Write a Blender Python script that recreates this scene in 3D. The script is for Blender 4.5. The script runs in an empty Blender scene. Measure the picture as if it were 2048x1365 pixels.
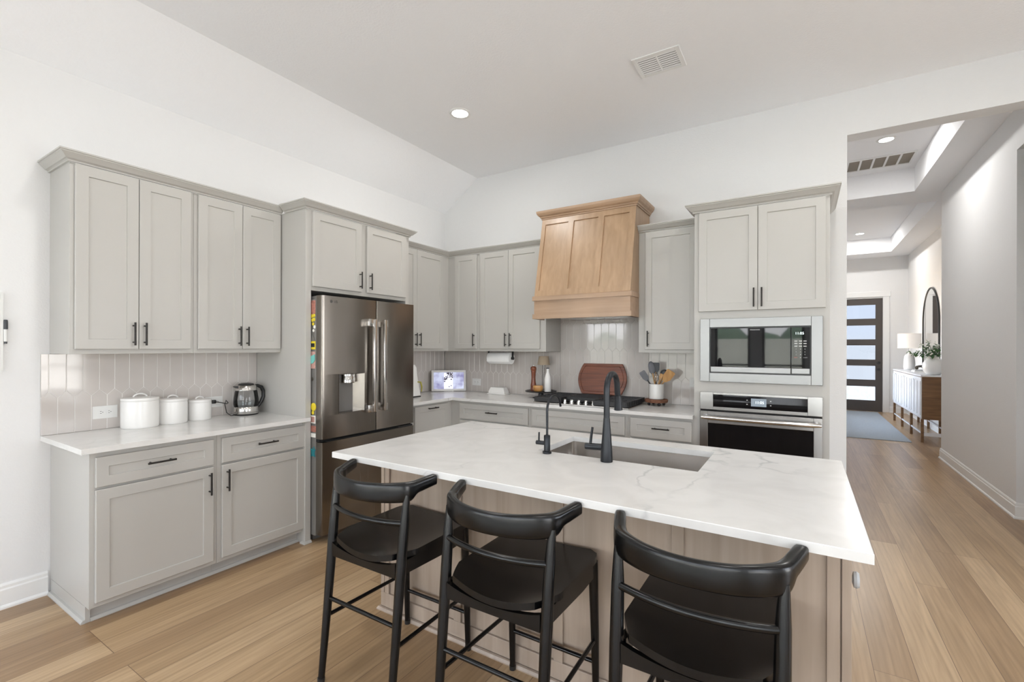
import bpy, bmesh, math, random
from mathutils import Vector, Matrix
random.seed(7)
S = bpy.context.scene
COL = S.collection
PI = math.pi

# ------------------------------------------------------------------ camera
FPX = 930.0
cam_d = bpy.data.cameras.new('camera')
cam_d.sensor_width = 36.0
cam_d.lens = 36.0 * FPX / 2048.0
cam_d.shift_y = (694.7 - 682.5) / 2048.0
cam_d.clip_start = 0.05
cam = bpy.data.objects.new('camera', cam_d)
COL.objects.link(cam)
YAW, ROLL = math.radians(32.026), math.radians(0.149)
cam.matrix_world = (Matrix.Translation((3.6873, -4.3539, 1.4286)) @ Matrix.Rotation(YAW, 4, 'Z')
                    @ Matrix.Rotation(PI / 2, 4, 'X') @ Matrix.Rotation(ROLL, 4, 'Z'))
S.camera = cam

# ------------------------------------------------------------------ render look
S.view_settings.view_transform = 'Standard'
S.view_settings.look = 'None'
S.view_settings.gamma = 1.0
S.view_settings.use_curve_mapping = False
S.view_settings.exposure = -0.15
try:
    S.cycles.use_denoising = True
    S.cycles.max_bounces = 10
    S.cycles.diffuse_bounces = 6
    S.cycles.glossy_bounces = 5
    S.cycles.transmission_bounces = 6
    S.cycles.transparent_max_bounces = 10
    S.cycles.caustics_reflective = False
    S.cycles.caustics_refractive = False
    S.cycles.sample_clamp_indirect = 4.0
except Exception:
    pass

# ------------------------------------------------------------------ sky
W = bpy.data.worlds.new('sky'); S.world = W
W.use_nodes = True
nt = W.node_tree; nt.nodes.clear()
wo = nt.nodes.new('ShaderNodeOutputWorld'); bg = nt.nodes.new('ShaderNodeBackground')
tc = nt.nodes.new('ShaderNodeTexCoord'); sp = nt.nodes.new('ShaderNodeSeparateXYZ'); rp = nt.nodes.new('ShaderNodeValToRGB')
rp.color_ramp.elements[0].position = 0.0; rp.color_ramp.elements[0].color = (1.0, 0.955, 0.95, 1)
rp.color_ramp.elements[1].position = 0.35; rp.color_ramp.elements[1].color = (0.74, 0.82, 1.0, 1)
e = rp.color_ramp.elements.new(0.03); e.color = (0.98, 0.955, 1.0, 1)
nt.links.new(tc.outputs['Generated'], sp.inputs[0]); nt.links.new(sp.outputs['Z'], rp.inputs[0])
nt.links.new(rp.outputs[0], bg.inputs[0]); nt.links.new(bg.outputs[0], wo.inputs[0])
bg.inputs[1].default_value = 12.0

sun_d = bpy.data.lights.new('sun', 'SUN'); sun_d.energy = 90.0; sun_d.angle = 0.02; sun_d.color = (1.0, 0.97, 0.92)
sun = bpy.data.objects.new('sun', sun_d); COL.objects.link(sun)
sun.rotation_euler = Vector((-0.12, -0.55, -0.83)).to_track_quat('-Z', 'Y').to_euler(); sun.location = (3, 20, 20)

# daylight portals at the windows, (x0,x1 or y0,y1, z0,z1)
REAR_Y, RIGHT_X = -8.6, 8.0
REAR_WIN = [(-2.2, -0.55), (0.0, 1.70), (1.95, 2.68), (2.92, 3.72), (4.0, 5.6), (5.85, 7.5)]
RIGHT_WIN = [(-2.9, -1.1), (-7.0, -5.0)]
RZ0 = 0.12
WZ0, WZ1 = 0.12, 2.65
def area_light(name, loc, direction, sx, sy, power, color=(1, 1, 1), portal=False, shape='RECTANGLE', spread=None, parent=None):
    l = bpy.data.lights.new(name, 'AREA'); l.shape = shape; l.size = sx; l.size_y = sy
    l.energy = power; l.color = color
    if portal:
        l.cycles.is_portal = True
    if spread: l.spread = spread
    o = bpy.data.objects.new(name, l); COL.objects.link(o)
    o.rotation_euler = Vector(direction).to_track_quat('-Z', 'Y').to_euler(); o.location = loc
    if parent: o.parent = parent
    return o
for a, b in REAR_WIN:
    area_light('window_daylight', ((a + b) / 2, REAR_Y - 0.16, (WZ0 + WZ1) / 2), (0, 1, 0), b - a, WZ1 - WZ0, 10, portal=True)
for a, b in RIGHT_WIN:
    area_light('window_daylight', (RIGHT_X + 0.16, (a + b) / 2, (RZ0 + WZ1) / 2), (-1, 0, 0), b - a, WZ1 - RZ0, 10, portal=True)
HWIN = (5.2, 7.8, 0.5, 2.05)
area_light('window_daylight', (3.22, (HWIN[0] + HWIN[1]) / 2, (HWIN[2] + HWIN[3]) / 2), (1, 0, 0), HWIN[1] - HWIN[0], HWIN[3] - HWIN[2], 10, portal=True)
LAMP_K = 12.0      # watts of a kitchen ceiling lamp
LAMP_H = 26.0      # watts of a hall ceiling lamp

# ------------------------------------------------------------------ materials
def lin(h):
    h = h.lstrip('#'); r = []
    for i in (0, 2, 4):
        c = int(h[i:i + 2], 16) / 255.0
        r.append(c / 12.92 if c <= 0.04045 else ((c + 0.055) / 1.055) ** 2.4)
    return r
def new_mat(name):
    m = bpy.data.materials.new(name); m.use_nodes = True
    n = m.node_tree; b = n.nodes['Principled BSDF']
    return m, n, b
def N(n, t, **kw):
    x = n.nodes.new(t)
    for k, v in kw.items(): setattr(x, k, v)
    return x
def plain(name, col, rough=0.5, metal=0.0, var=0.03, scale=30.0, bump=0.0, bscale=200.0, spec=0.5, coat=0.0):
    """a coloured surface with a little noise in its tone and an optional fine bump"""
    m, n, b = new_mat(name)
    if isinstance(col, str): col = lin(col)
    tcn = N(n, 'ShaderNodeTexCoord'); no = N(n, 'ShaderNodeTexNoise'); no.inputs['Scale'].default_value = scale
    n.links.new(tcn.outputs['Object'], no.inputs['Vector'])
    r = N(n, 'ShaderNodeValToRGB')
    r.color_ramp.elements[0].color = [c * (1 - var) for c in col] + [1]
    r.color_ramp.elements[1].color = [min(1, c * (1 + var)) for c in col] + [1]
    n.links.new(no.outputs['Fac'], r.inputs[0]); n.links.new(r.outputs[0], b.inputs['Base Color'])
    b.inputs['Roughness'].default_value = rough; b.inputs['Metallic'].default_value = metal
    b.inputs['Specular IOR Level'].default_value = spec
    if coat: b.inputs['Coat Weight'].default_value = coat; b.inputs['Coat Roughness'].default_value = 0.08
    if bump:
        n2 = N(n, 'ShaderNodeTexNoise'); n2.inputs['Scale'].default_value = bscale; n2.inputs['Detail'].default_value = 3
        bp = N(n, 'ShaderNodeBump'); bp.inputs['Strength'].default_value = bump; bp.inputs['Distance'].default_value = 0.004
        n.links.new(tcn.outputs['Object'], n2.inputs['Vector'])
        n.links.new(n2.outputs['Fac'], bp.inputs['Height']); n.links.new(bp.outputs[0], b.inputs['Normal'])
    return m
def wood(name, c0, c1, scale=(30, 30, 1.6), rough=0.4, streak=1.0, c2=None, coat=0.0):
    """straight grained wood: stretched noise between two tones; scale is per object axis"""
    m, n, b = new_mat(name)
    tcn = N(n, 'ShaderNodeTexCoord'); mp = N(n, 'ShaderNodeMapping'); mp.inputs['Scale'].default_value = scale
    no = N(n, 'ShaderNodeTexNoise'); no.inputs['Scale'].default_value = 1.0; no.inputs['Detail'].default_value = 6; no.inputs['Distortion'].default_value = 0.6 * streak
    n.links.new(tcn.outputs['Object'], mp.inputs[0]); n.links.new(mp.outputs[0], no.inputs['Vector'])
    r = N(n, 'ShaderNodeValToRGB')
    r.color_ramp.elements[0].position = 0.3; r.color_ramp.elements[1].position = 0.72
    r.color_ramp.elements[0].color = lin(c0) + [1]; r.color_ramp.elements[1].color = lin(c1) + [1]
    n.links.new(no.outputs['Fac'], r.inputs[0])
    big = N(n, 'ShaderNodeTexNoise'); big.inputs['Scale'].default_value = 3.0
    n.links.new(tcn.outputs['Object'], big.inputs['Vector'])
    mx = N(n, 'ShaderNodeMix', data_type='RGBA', blend_type='MULTIPLY'); mx.inputs[0].default_value = 0.35
    n.links.new(r.outputs[0], mx.inputs[6]); n.links.new(big.outputs['Fac'], mx.inputs[7])
    br = N(n, 'ShaderNodeBrightContrast'); br.inputs['Bright'].default_value = 0.0
    n.links.new(mx.outputs[2], br.inputs[0]); n.links.new(br.outputs[0], b.inputs['Base Color'])
    b.inputs['Roughness'].default_value = rough
    if coat: b.inputs['Coat Weight'].default_value = coat; b.inputs['Coat Roughness'].default_value = 0.2
    bp = N(n, 'ShaderNodeBump'); bp.inputs['Strength'].default_value = 0.06; bp.inputs['Distance'].default_value = 0.002
    n.links.new(no.outputs['Fac'], bp.inputs['Height']); n.links.new(bp.outputs[0], b.inputs['Normal'])
    return m
def steel(name, col, rough=0.22, axis=2, streak=0.07, aniso=0.0):
    """brushed metal, brush lines running along one object axis"""
    m, n, b = new_mat(name)
    tcn = N(n, 'ShaderNodeTexCoord'); mp = N(n, 'ShaderNodeMapping')
    sc = [420, 420, 420]; sc[axis] = 4; mp.inputs['Scale'].default_value = sc
    no = N(n, 'ShaderNodeTexNoise'); no.inputs['Scale'].default_value = 1; no.inputs['Detail'].default_value = 2
    n.links.new(tcn.outputs['Object'], mp.inputs[0]); n.links.new(mp.outputs[0], no.inputs['Vector'])
    mr = N(n, 'ShaderNodeMapRange'); mr.inputs['To Min'].default_value = rough - streak; mr.inputs['To Max'].default_value = rough + streak
    n.links.new(no.outputs['Fac'], mr.inputs['Value']); n.links.new(mr.outputs[0], b.inputs['Roughness'])
    b.inputs['Base Color'].default_value = (lin(col) if isinstance(col, str) else list(col)) + [1]
    b.inputs['Metallic'].default_value = 1.0
    return m
def emit(name, col, strength):
    m, n, b = new_mat(name)
    col = lin(col) if isinstance(col, str) else list(col)
    b.inputs['Base Color'].default_value = [c * 0.5 for c in col] + [1]
    b.inputs['Emission Color'].default_value = col + [1]; b.inputs['Emission Strength'].default_value = strength
    return m
def glass(name, tint=(1, 1, 1), rough=0.0, refl=1.0):
    """thin clear pane: see-through with a Fresnel reflection"""
    m, n, b = new_mat(name); n.nodes.remove(b)
    o = n.nodes['Material Output']; t = N(n, 'ShaderNodeBsdfTransparent'); g = N(n, 'ShaderNodeBsdfGlossy')
    t.inputs[0].default_value = list(tint) + [1]; g.inputs['Roughness'].default_value = rough
    f = N(n, 'ShaderNodeFresnel'); f.inputs[0].default_value = 1.45
    mu = N(n, 'ShaderNodeMath', operation='MULTIPLY'); mu.inputs[1].default_value = refl
    mx = N(n, 'ShaderNodeMixShader')
    n.links.new(f.outputs[0], mu.inputs[0]); n.links.new(mu.outputs[0], mx.inputs[0])
    n.links.new(t.outputs[0], mx.inputs[1]); n.links.new(g.outputs[0], mx.inputs[2]); n.links.new(mx.outputs[0], o.inputs[0])
    return m
def quartz(name):
    m, n, b = new_mat(name)
    tcn = N(n, 'ShaderNodeTexCoord')
    wv = N(n, 'ShaderNodeTexNoise'); wv.inputs['Scale'].default_value = 1.7; wv.inputs['Detail'].default_value = 5
    n.links.new(tcn.outputs['Object'], wv.inputs['Vector'])
    ad = N(n, 'ShaderNodeMix', data_type='RGBA', blend_type='LINEAR_LIGHT'); ad.inputs[0].default_value = 0.30
    n.links.new(tcn.outputs['Object'], ad.inputs[6]); n.links.new(wv.outputs['Color'], ad.inputs[7])
    mp = N(n, 'ShaderNodeMapping'); mp.inputs['Scale'].default_value = (1.15, 0.75, 1); mp.inputs['Rotation'].default_value = (0, 0, 0.5)
    n.links.new(ad.outputs[2], mp.inputs[0])
    vo = N(n, 'ShaderNodeTexVoronoi', feature='DISTANCE_TO_EDGE'); vo.inputs['Scale'].default_value = 1.1
    n.links.new(mp.outputs[0], vo.inputs['Vector'])
    r = N(n, 'ShaderNodeValToRGB'); r.color_ramp.elements[0].position = 0.0; r.color_ramp.elements[1].position = 0.010
    r.color_ramp.elements[0].color = (1, 1, 1, 1); r.color_ramp.elements[1].color = (0, 0, 0, 1)
    n.links.new(vo.outputs['Distance'], r.inputs[0])
    mk = N(n, 'ShaderNodeTexNoise'); mk.inputs['Scale'].default_value = 2.3; mk.inputs['Detail'].default_value = 3
    n.links.new(tcn.outputs['Object'], mk.inputs['Vector'])
    r2 = N(n, 'ShaderNodeValToRGB'); r2.color_ramp.elements[0].position = 0.46; r2.color_ramp.elements[1].position = 0.66
    n.links.new(mk.outputs['Fac'], r2.inputs[0])
    mu = N(n, 'ShaderNodeMath', operation='MULTIPLY'); n.links.new(r.outputs[0], mu.inputs[0]); n.links.new(r2.outputs[0], mu.inputs[1])
    mu2 = N(n, 'ShaderNodeMath', operation='MULTIPLY'); mu2.inputs[1].default_value = 0.55; n.links.new(mu.outputs[0], mu2.inputs[0])
    cl = N(n, 'ShaderNodeTexNoise'); cl.inputs['Scale'].default_value = 5.0; cl.inputs['Detail'].default_value = 8; cl.inputs['Distortion'].default_value = 1.2
    n.links.new(tcn.outputs['Object'], cl.inputs['Vector'])
    r3 = N(n, 'ShaderNodeValToRGB'); r3.color_ramp.elements[0].position = 0.35; r3.color_ramp.elements[1].position = 0.6
    r3.color_ramp.elements[0].color = (0.665, 0.655, 0.635, 1); r3.color_ramp.elements[1].color = (0.715, 0.705, 0.685, 1)
    n.links.new(cl.outputs['Fac'], r3.inputs[0])
    mx = N(n, 'ShaderNodeMix', data_type='RGBA'); n.links.new(mu2.outputs[0], mx.inputs[0])
    n.links.new(r3.outputs[0], mx.inputs[6]); mx.inputs[7].default_value = (0.36, 0.36, 0.37, 1)
    n.links.new(mx.outputs[2], b.inputs['Base Color'])
    b.inputs['Roughness'].default_value = 0.22; b.inputs['Specular IOR Level'].default_value = 0.5
    return m
def plank_floor(name):
    m, n, b = new_mat(name)
    tcn = N(n, 'ShaderNodeTexCoord'); s = N(n, 'ShaderNodeSeparateXYZ'); c = N(n, 'ShaderNodeCombineXYZ')
    n.links.new(tcn.outputs['Object'], s.inputs[0])
    n.links.new(s.outputs['Y'], c.inputs['X']); ph = N(n, 'ShaderNodeMath', operation='SUBTRACT'); ph.inputs[1].default_value = 0.0315; n.links.new(s.outputs['X'], ph.inputs[0]); n.links.new(ph.outputs[0], c.inputs['Y'])
    br = N(n, 'ShaderNodeTexBrick'); br.offset = 0.37; br.offset_frequency = 3; br.squash = 1.0
    br.inputs['Scale'].default_value = 1.0; br.inputs['Brick Width'].default_value = 1.75; br.inputs['Row Height'].default_value = 0.157
    br.inputs['Mortar Size'].default_value = 0.0014; br.inputs['Mortar Smooth'].default_value = 0.1; br.inputs['Bias'].default_value = 0.0
    br.inputs['Color1'].default_value = (0, 0, 0, 1); br.inputs['Color2'].default_value = (1, 1, 1, 1); br.inputs['Mortar'].default_value = (0.5, 0.5, 0.5, 1)
    n.links.new(c.outputs[0], br.inputs['Vector'])
    # grain, moved along per plank so that neighbouring boards differ
    off = N(n, 'ShaderNodeVectorMath', operation='SCALE'); off.inputs['Scale'].default_value = 37.0
    n.links.new(br.outputs['Color'], off.inputs[0])
    ad = N(n, 'ShaderNodeVectorMath', operation='ADD'); n.links.new(c.outputs[0], ad.inputs[0]); n.links.new(off.outputs[0], ad.inputs[1])
    mp = N(n, 'ShaderNodeMapping'); mp.inputs['Scale'].default_value = (1.6, 24, 1); n.links.new(ad.outputs[0], mp.inputs[0])
    g = N(n, 'ShaderNodeTexNoise'); g.inputs['Scale'].default_value = 1.0; g.inputs['Detail'].default_value = 7; g.inputs['Distortion'].default_value = 1.0
    n.links.new(mp.outputs[0], g.inputs['Vector'])
    mp2 = N(n, 'ShaderNodeMapping'); mp2.inputs['Scale'].default_value = (0.9, 7, 1); n.links.new(ad.outputs[0], mp2.inputs[0])
    wv = N(n, 'ShaderNodeTexWave', wave_type='RINGS', rings_direction='Z'); wv.inputs['Scale'].default_value = 1.7; wv.inputs['Distortion'].default_value = 5.0; wv.inputs['Detail'].default_value = 3
    n.links.new(mp2.outputs[0], wv.inputs['Vector'])
    r = N(n, 'ShaderNodeValToRGB')
    r.color_ramp.elements[0].position = 0.0; r.color_ramp.elements[0].color = lin('#987b5c') + [1]
    r.color_ramp.elements[1].position = 1.0; r.color_ramp.elements[1].color = lin('#c2a785') + [1]
    e = r.color_ramp.elements.new(0.5); e.color = lin('#ae9270') + [1]
    n.links.new(br.outputs['Color'], r.inputs[0])
    r2 = N(n, 'ShaderNodeValToRGB'); r2.color_ramp.elements[0].position = 0.3; r2.color_ramp.elements[1].position = 0.7
    r2.color_ramp.elements[0].color = (0.66, 0.62, 0.57, 1); r2.color_ramp.elements[1].color = (1.06, 1.05, 1.04, 1)
    n.links.new(g.outputs['Fac'], r2.inputs[0])
    mx = N(n, 'ShaderNodeMix', data_type='RGBA', blend_type='MULTIPLY'); mx.inputs[0].default_value = 0.75
    n.links.new(r.outputs[0], mx.inputs[6]); n.links.new(r2.outputs[0], mx.inputs[7])
    r4 = N(n, 'ShaderNodeValToRGB'); r4.color_ramp.elements[0].color = (0.86, 0.85, 0.83, 1); r4.color_ramp.elements[1].color = (1, 1, 1, 1); r4.color_ramp.elements[1].position = 0.5
    n.links.new(wv.outputs['Fac'], r4.inputs[0])
    mxw = N(n, 'ShaderNodeMix', data_type='RGBA', blend_type='MULTIPLY'); mxw.inputs[0].default_value = 0.6
    n.links.new(mx.outputs[2], mxw.inputs[6]); n.links.new(r4.outputs[0], mxw.inputs[7])
    mx2 = N(n, 'ShaderNodeMix', data_type='RGBA'); n.links.new(br.outputs['Fac'], mx2.inputs[0])
    n.links.new(mxw.outputs[2], mx2.inputs[6]); mx2.inputs[7].default_value = lin('#6e5540') + [1]
    n.links.new(mx2.outputs[2], b.inputs['Base Color'])
    b.inputs['Roughness'].default_value = 0.29; b.inputs['Specular IOR Level'].default_value = 0.5
    bp = N(n, 'ShaderNodeBump'); bp.inputs['Strength'].default_value = 0.12; bp.inputs['Distance'].default_value = 0.002; bp.invert = True
    n.links.new(br.outputs['Fac'], bp.inputs['Height'])
    bp2 = N(n, 'ShaderNodeBump'); bp2.inputs['Strength'].default_value = 0.05; bp2.inputs['Distance'].default_value = 0.002
    n.links.new(g.outputs['Fac'], bp2.inputs['Height']); n.links.new(bp.outputs[0], bp2.inputs['Normal'])
    n.links.new(bp2.outputs[0], b.inputs['Normal'])
    return m

M = {}
M['wall'] = plain('wall_paint', (0.765, 0.765, 0.765), 0.7, var=0.01, bump=0.25, bscale=90)
M['ceiling'] = plain('ceiling_paint', (0.90, 0.905, 0.92), 0.8, var=0.01, bump=0.35, bscale=70)
M['trim'] = plain('white_trim_paint', (0.82, 0.82, 0.81), 0.35, var=0.01)
M['cab'] = plain('greige_cabinet_paint', (0.462, 0.449, 0.422), 0.38, var=0.012, scale=8)
M['quartz'] = quartz('white_veined_quartz')
M['floor'] = plank_floor('oak_plank_floor')
M['tile'] = plain('glazed_greige_tile', (0.56, 0.52, 0.49), 0.06, var=0.05, scale=9, coat=0.3)
M['grout'] = plain('tile_grout', (0.74, 0.72, 0.69), 0.8, var=0.03)
M['maple'] = wood('maple_hood_wood', '#ac8d6e', '#be9f80', (26, 26, 1.4), 0.33)
M['maple_h'] = wood('maple_across', '#aa8b6f', '#bb9d82', (1.4, 26, 26), 0.33)
M['maple_isl'] = wood('maple_island_wood', '#a59383', '#b9a797', (22, 22, 1.2), 0.35)
M['black_wood'] = wood('black_stained_wood', '#070707', '#0d0d0e', (40, 3, 40), 0.25, 0.5)
M['black_wood'].node_tree.nodes['Principled BSDF'].inputs['Specular IOR Level'].default_value = 0.38
M['black_metal'] = plain('matte_black_metal', (0.012, 0.012, 0.013), 0.42, 0.0, var=0.05)
M['faucet'] = plain('dark_gunmetal', (0.020, 0.022, 0.026), 0.32, 0.6, var=0.05)
M['handle'] = plain('dark_bronze_pull', (0.022, 0.019, 0.017), 0.4, 0.5, var=0.05)
M['fridge'] = steel('dark_stainless', (0.235, 0.212, 0.188), 0.24, 2)
M['fridge_side'] = plain('grey_fridge_side', (0.20, 0.19, 0.18), 0.45, 0.3)
M['steel'] = steel('brushed_stainless', (0.66, 0.64, 0.615), 0.17, 0, 0.05)
M['steel_kit'] = steel('trim_kit_stainless', (0.24, 0.238, 0.235), 0.33, 0, 0.03)
M['steel_trim'] = steel('appliance_stainless', (0.42, 0.41, 0.40), 0.25, 0, 0.02)
M['steel_sink'] = steel('sink_stainless', (0.58, 0.55, 0.52), 0.22, 0, 0.06)
M['chrome'] = plain('polished_steel', (0.72, 0.71, 0.69), 0.10, 1.0, var=0.02)
M['blackglass'] = plain('black_glass', (0.006, 0.006, 0.007), 0.03, 0, var=0.02, spec=0.5)
M['iron'] = plain('cast_iron', (0.014, 0.014, 0.015), 0.5, 0, var=0.2, scale=90, bump=0.1)
M['dark'] = plain('dark_void', (0.01, 0.01, 0.01), 0.8)
M['white'] = plain('white_ceramic', (0.78, 0.77, 0.75), 0.25, var=0.012, spec=0.5)
M['whitematte'] = plain('white_matte', (0.74, 0.73, 0.71), 0.6, var=0.02)
M['paper'] = plain('paper_towel', (0.85, 0.85, 0.84), 0.9, var=0.02, bump=0.3, bscale=60)
M['plastic'] = plain('white_plastic', (0.72, 0.72, 0.70), 0.35, var=0.01)
M['blackp'] = plain('black_plastic', (0.012, 0.012, 0.012), 0.35, var=0.05)
M['walnut'] = wood('walnut_board', '#6a3522', '#95573a', (2.2, 60, 60), 0.40)
M['millwood'] = wood('mill_wood', '#5e2f1c', '#8a4b2e', (40, 40, 3), 0.3)
M['acacia'] = wood('olive_wood', '#a9703c', '#e0b06e', (9, 9, 40), 0.3)
M['bark'] = plain('tree_slice_bark', '#77503c', 0.85, var=0.35, scale=60, bump=0.6, bscale=60)
M['lightwood'] = wood('beech_utensil', '#b98850', '#d8ac72', (40, 40, 6), 0.5)
M['greysil'] = plain('grey_silicone', '#63646a', 0.55, var=0.04)
M['darksil'] = plain('charcoal_silicone', '#3e4044', 0.55, var=0.04)
M['shade'] = plain('taupe_linen', '#a3937f', 0.9, var=0.10, scale=150)
M['clear'] = glass('clear_glass', (0.975, 0.98, 0.98))
M['water'] = glass('water_in_glass', (0.93, 0.96, 0.97))
M['pane'] = glass('window_glass', (0.95, 0.97, 0.96))
M['frost'] = glass('door_glass', (0.262, 0.284, 0.307))
M['doorpaint'] = plain('dark_bronze_door', '#4b4542', 0.45, var=0.03)
M['winframe'] = plain('black_window_frame', (0.02, 0.02, 0.022), 0.4)
M['rug'] = plain('grey_blue_rug', '#9aa2aa', 0.95, var=0.18, scale=60, bump=0.6, bscale=160)
M['console'] = wood('console_wood', '#6d4c30', '#8f6a45', (3, 3, 30), 0.4)
M['consolewhite'] = plain('silver_white_lacquer', (0.74, 0.75, 0.78), 0.25, 0.0, var=0.03)
M['leaf'] = plain('green_leaf', '#41683a', 0.5, var=0.3, scale=30)
M['petal'] = plain('white_petal', (0.82, 0.81, 0.76), 0.6, var=0.05)
M['filter'] = plain('filter_grey', '#8a8278', 0.9, var=0.08, scale=120)
M['mirror'] = plain('mirror_glass', (0.9, 0.9, 0.9), 0.01, 1.0, var=0.0)
M['lens'] = emit('lamp_lens', (1.0, 0.97, 0.92), 14.0)
M['lampshade'] = emit('lit_linen_shade', (1.0, 0.93, 0.86), 0.62)
M['digits'] = emit('lit_digits', (0.9, 0.97, 1.0), 1.6)
M['lcd'] = emit('lit_display', (0.30, 0.36, 0.42), 0.5)
M['print'] = plain('grey_print', (0.55, 0.55, 0.55), 0.5)
M['printdark'] = plain('dark_print', (0.06, 0.06, 0.06), 0.4)
M['redprint'] = plain('red_print', (0.5, 0.03, 0.03), 0.5)
M['quarry'] = plain('patio_deck', '#c8c4c0', 0.8, var=0.10, scale=3)
M['fence'] = plain('pale_fence', '#85857f', 0.8, var=0.08, scale=4)
M['hedge'] = plain('distant_hedge', '#3d4a3e', 0.9, var=0.4, scale=6)
M['stone'] = plain('dark_rock', '#3d382f', 0.8, var=0.3, scale=40)
M['yellow'] = plain('yellow_magnet', '#d8c22a', 0.5)
M['teal'] = plain('teal_magnet', '#6fb9b2', 0.5)
M['tealdark'] = plain('dark_teal_magnet', '#16717a', 0.5)
M['photo'] = plain('photo_print', '#a0685c', 0.4, var=0.7, scale=70)
M['photo2'] = plain('photo_print_pale', '#b98f86', 0.4, var=0.6, scale=60)
M['olive'] = plain('olive_yellow', '#a39a3a', 0.4)
M['greyknob'] = plain('grey_plastic', '#a8aaac', 0.4)
# picture shown on the digital frame: a bright blurred photo with dark foliage and a pale figure in the middle
def screen_mat():
    m, n, b = new_mat('photo_on_screen')
    tcn = N(n, 'ShaderNodeTexCoord'); s = N(n, 'ShaderNodeSeparateXYZ'); n.links.new(tcn.outputs['Object'], s.inputs[0])
    no = N(n, 'ShaderNodeTexNoise'); no.inputs['Scale'].default_value = 9; n.links.new(tcn.outputs['Object'], no.inputs['Vector'])
    r = N(n, 'ShaderNodeValToRGB'); r.color_ramp.elements[0].position = 0.33; r.color_ramp.elements[1].position = 0.56
    r.color_ramp.elements[0].color = (0.20, 0.18, 0.42, 1); r.color_ramp.elements[1].color = (0.62, 0.66, 0.88, 1)
    n.links.new(no.outputs['Fac'], r.inputs[0])
    b.inputs['Base Color'].default_value = (0.02, 0.02, 0.02, 1); b.inputs['Roughness'].default_value = 0.2
    n.links.new(r.outputs[0], b.inputs['Emission Color']); b.inputs['Emission Strength'].default_value = 1.0
    return m
M['screen'] = screen_mat()
M['screen_dark'] = emit('screen_dark_part', (0.05, 0.04, 0.06), 0.9)
M['screen_light'] = emit('screen_light_part', (0.85, 0.86, 1.0), 1.0)
M['screen_skin'] = emit('screen_warm_part', (0.75, 0.55, 0.50), 0.8)

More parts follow.
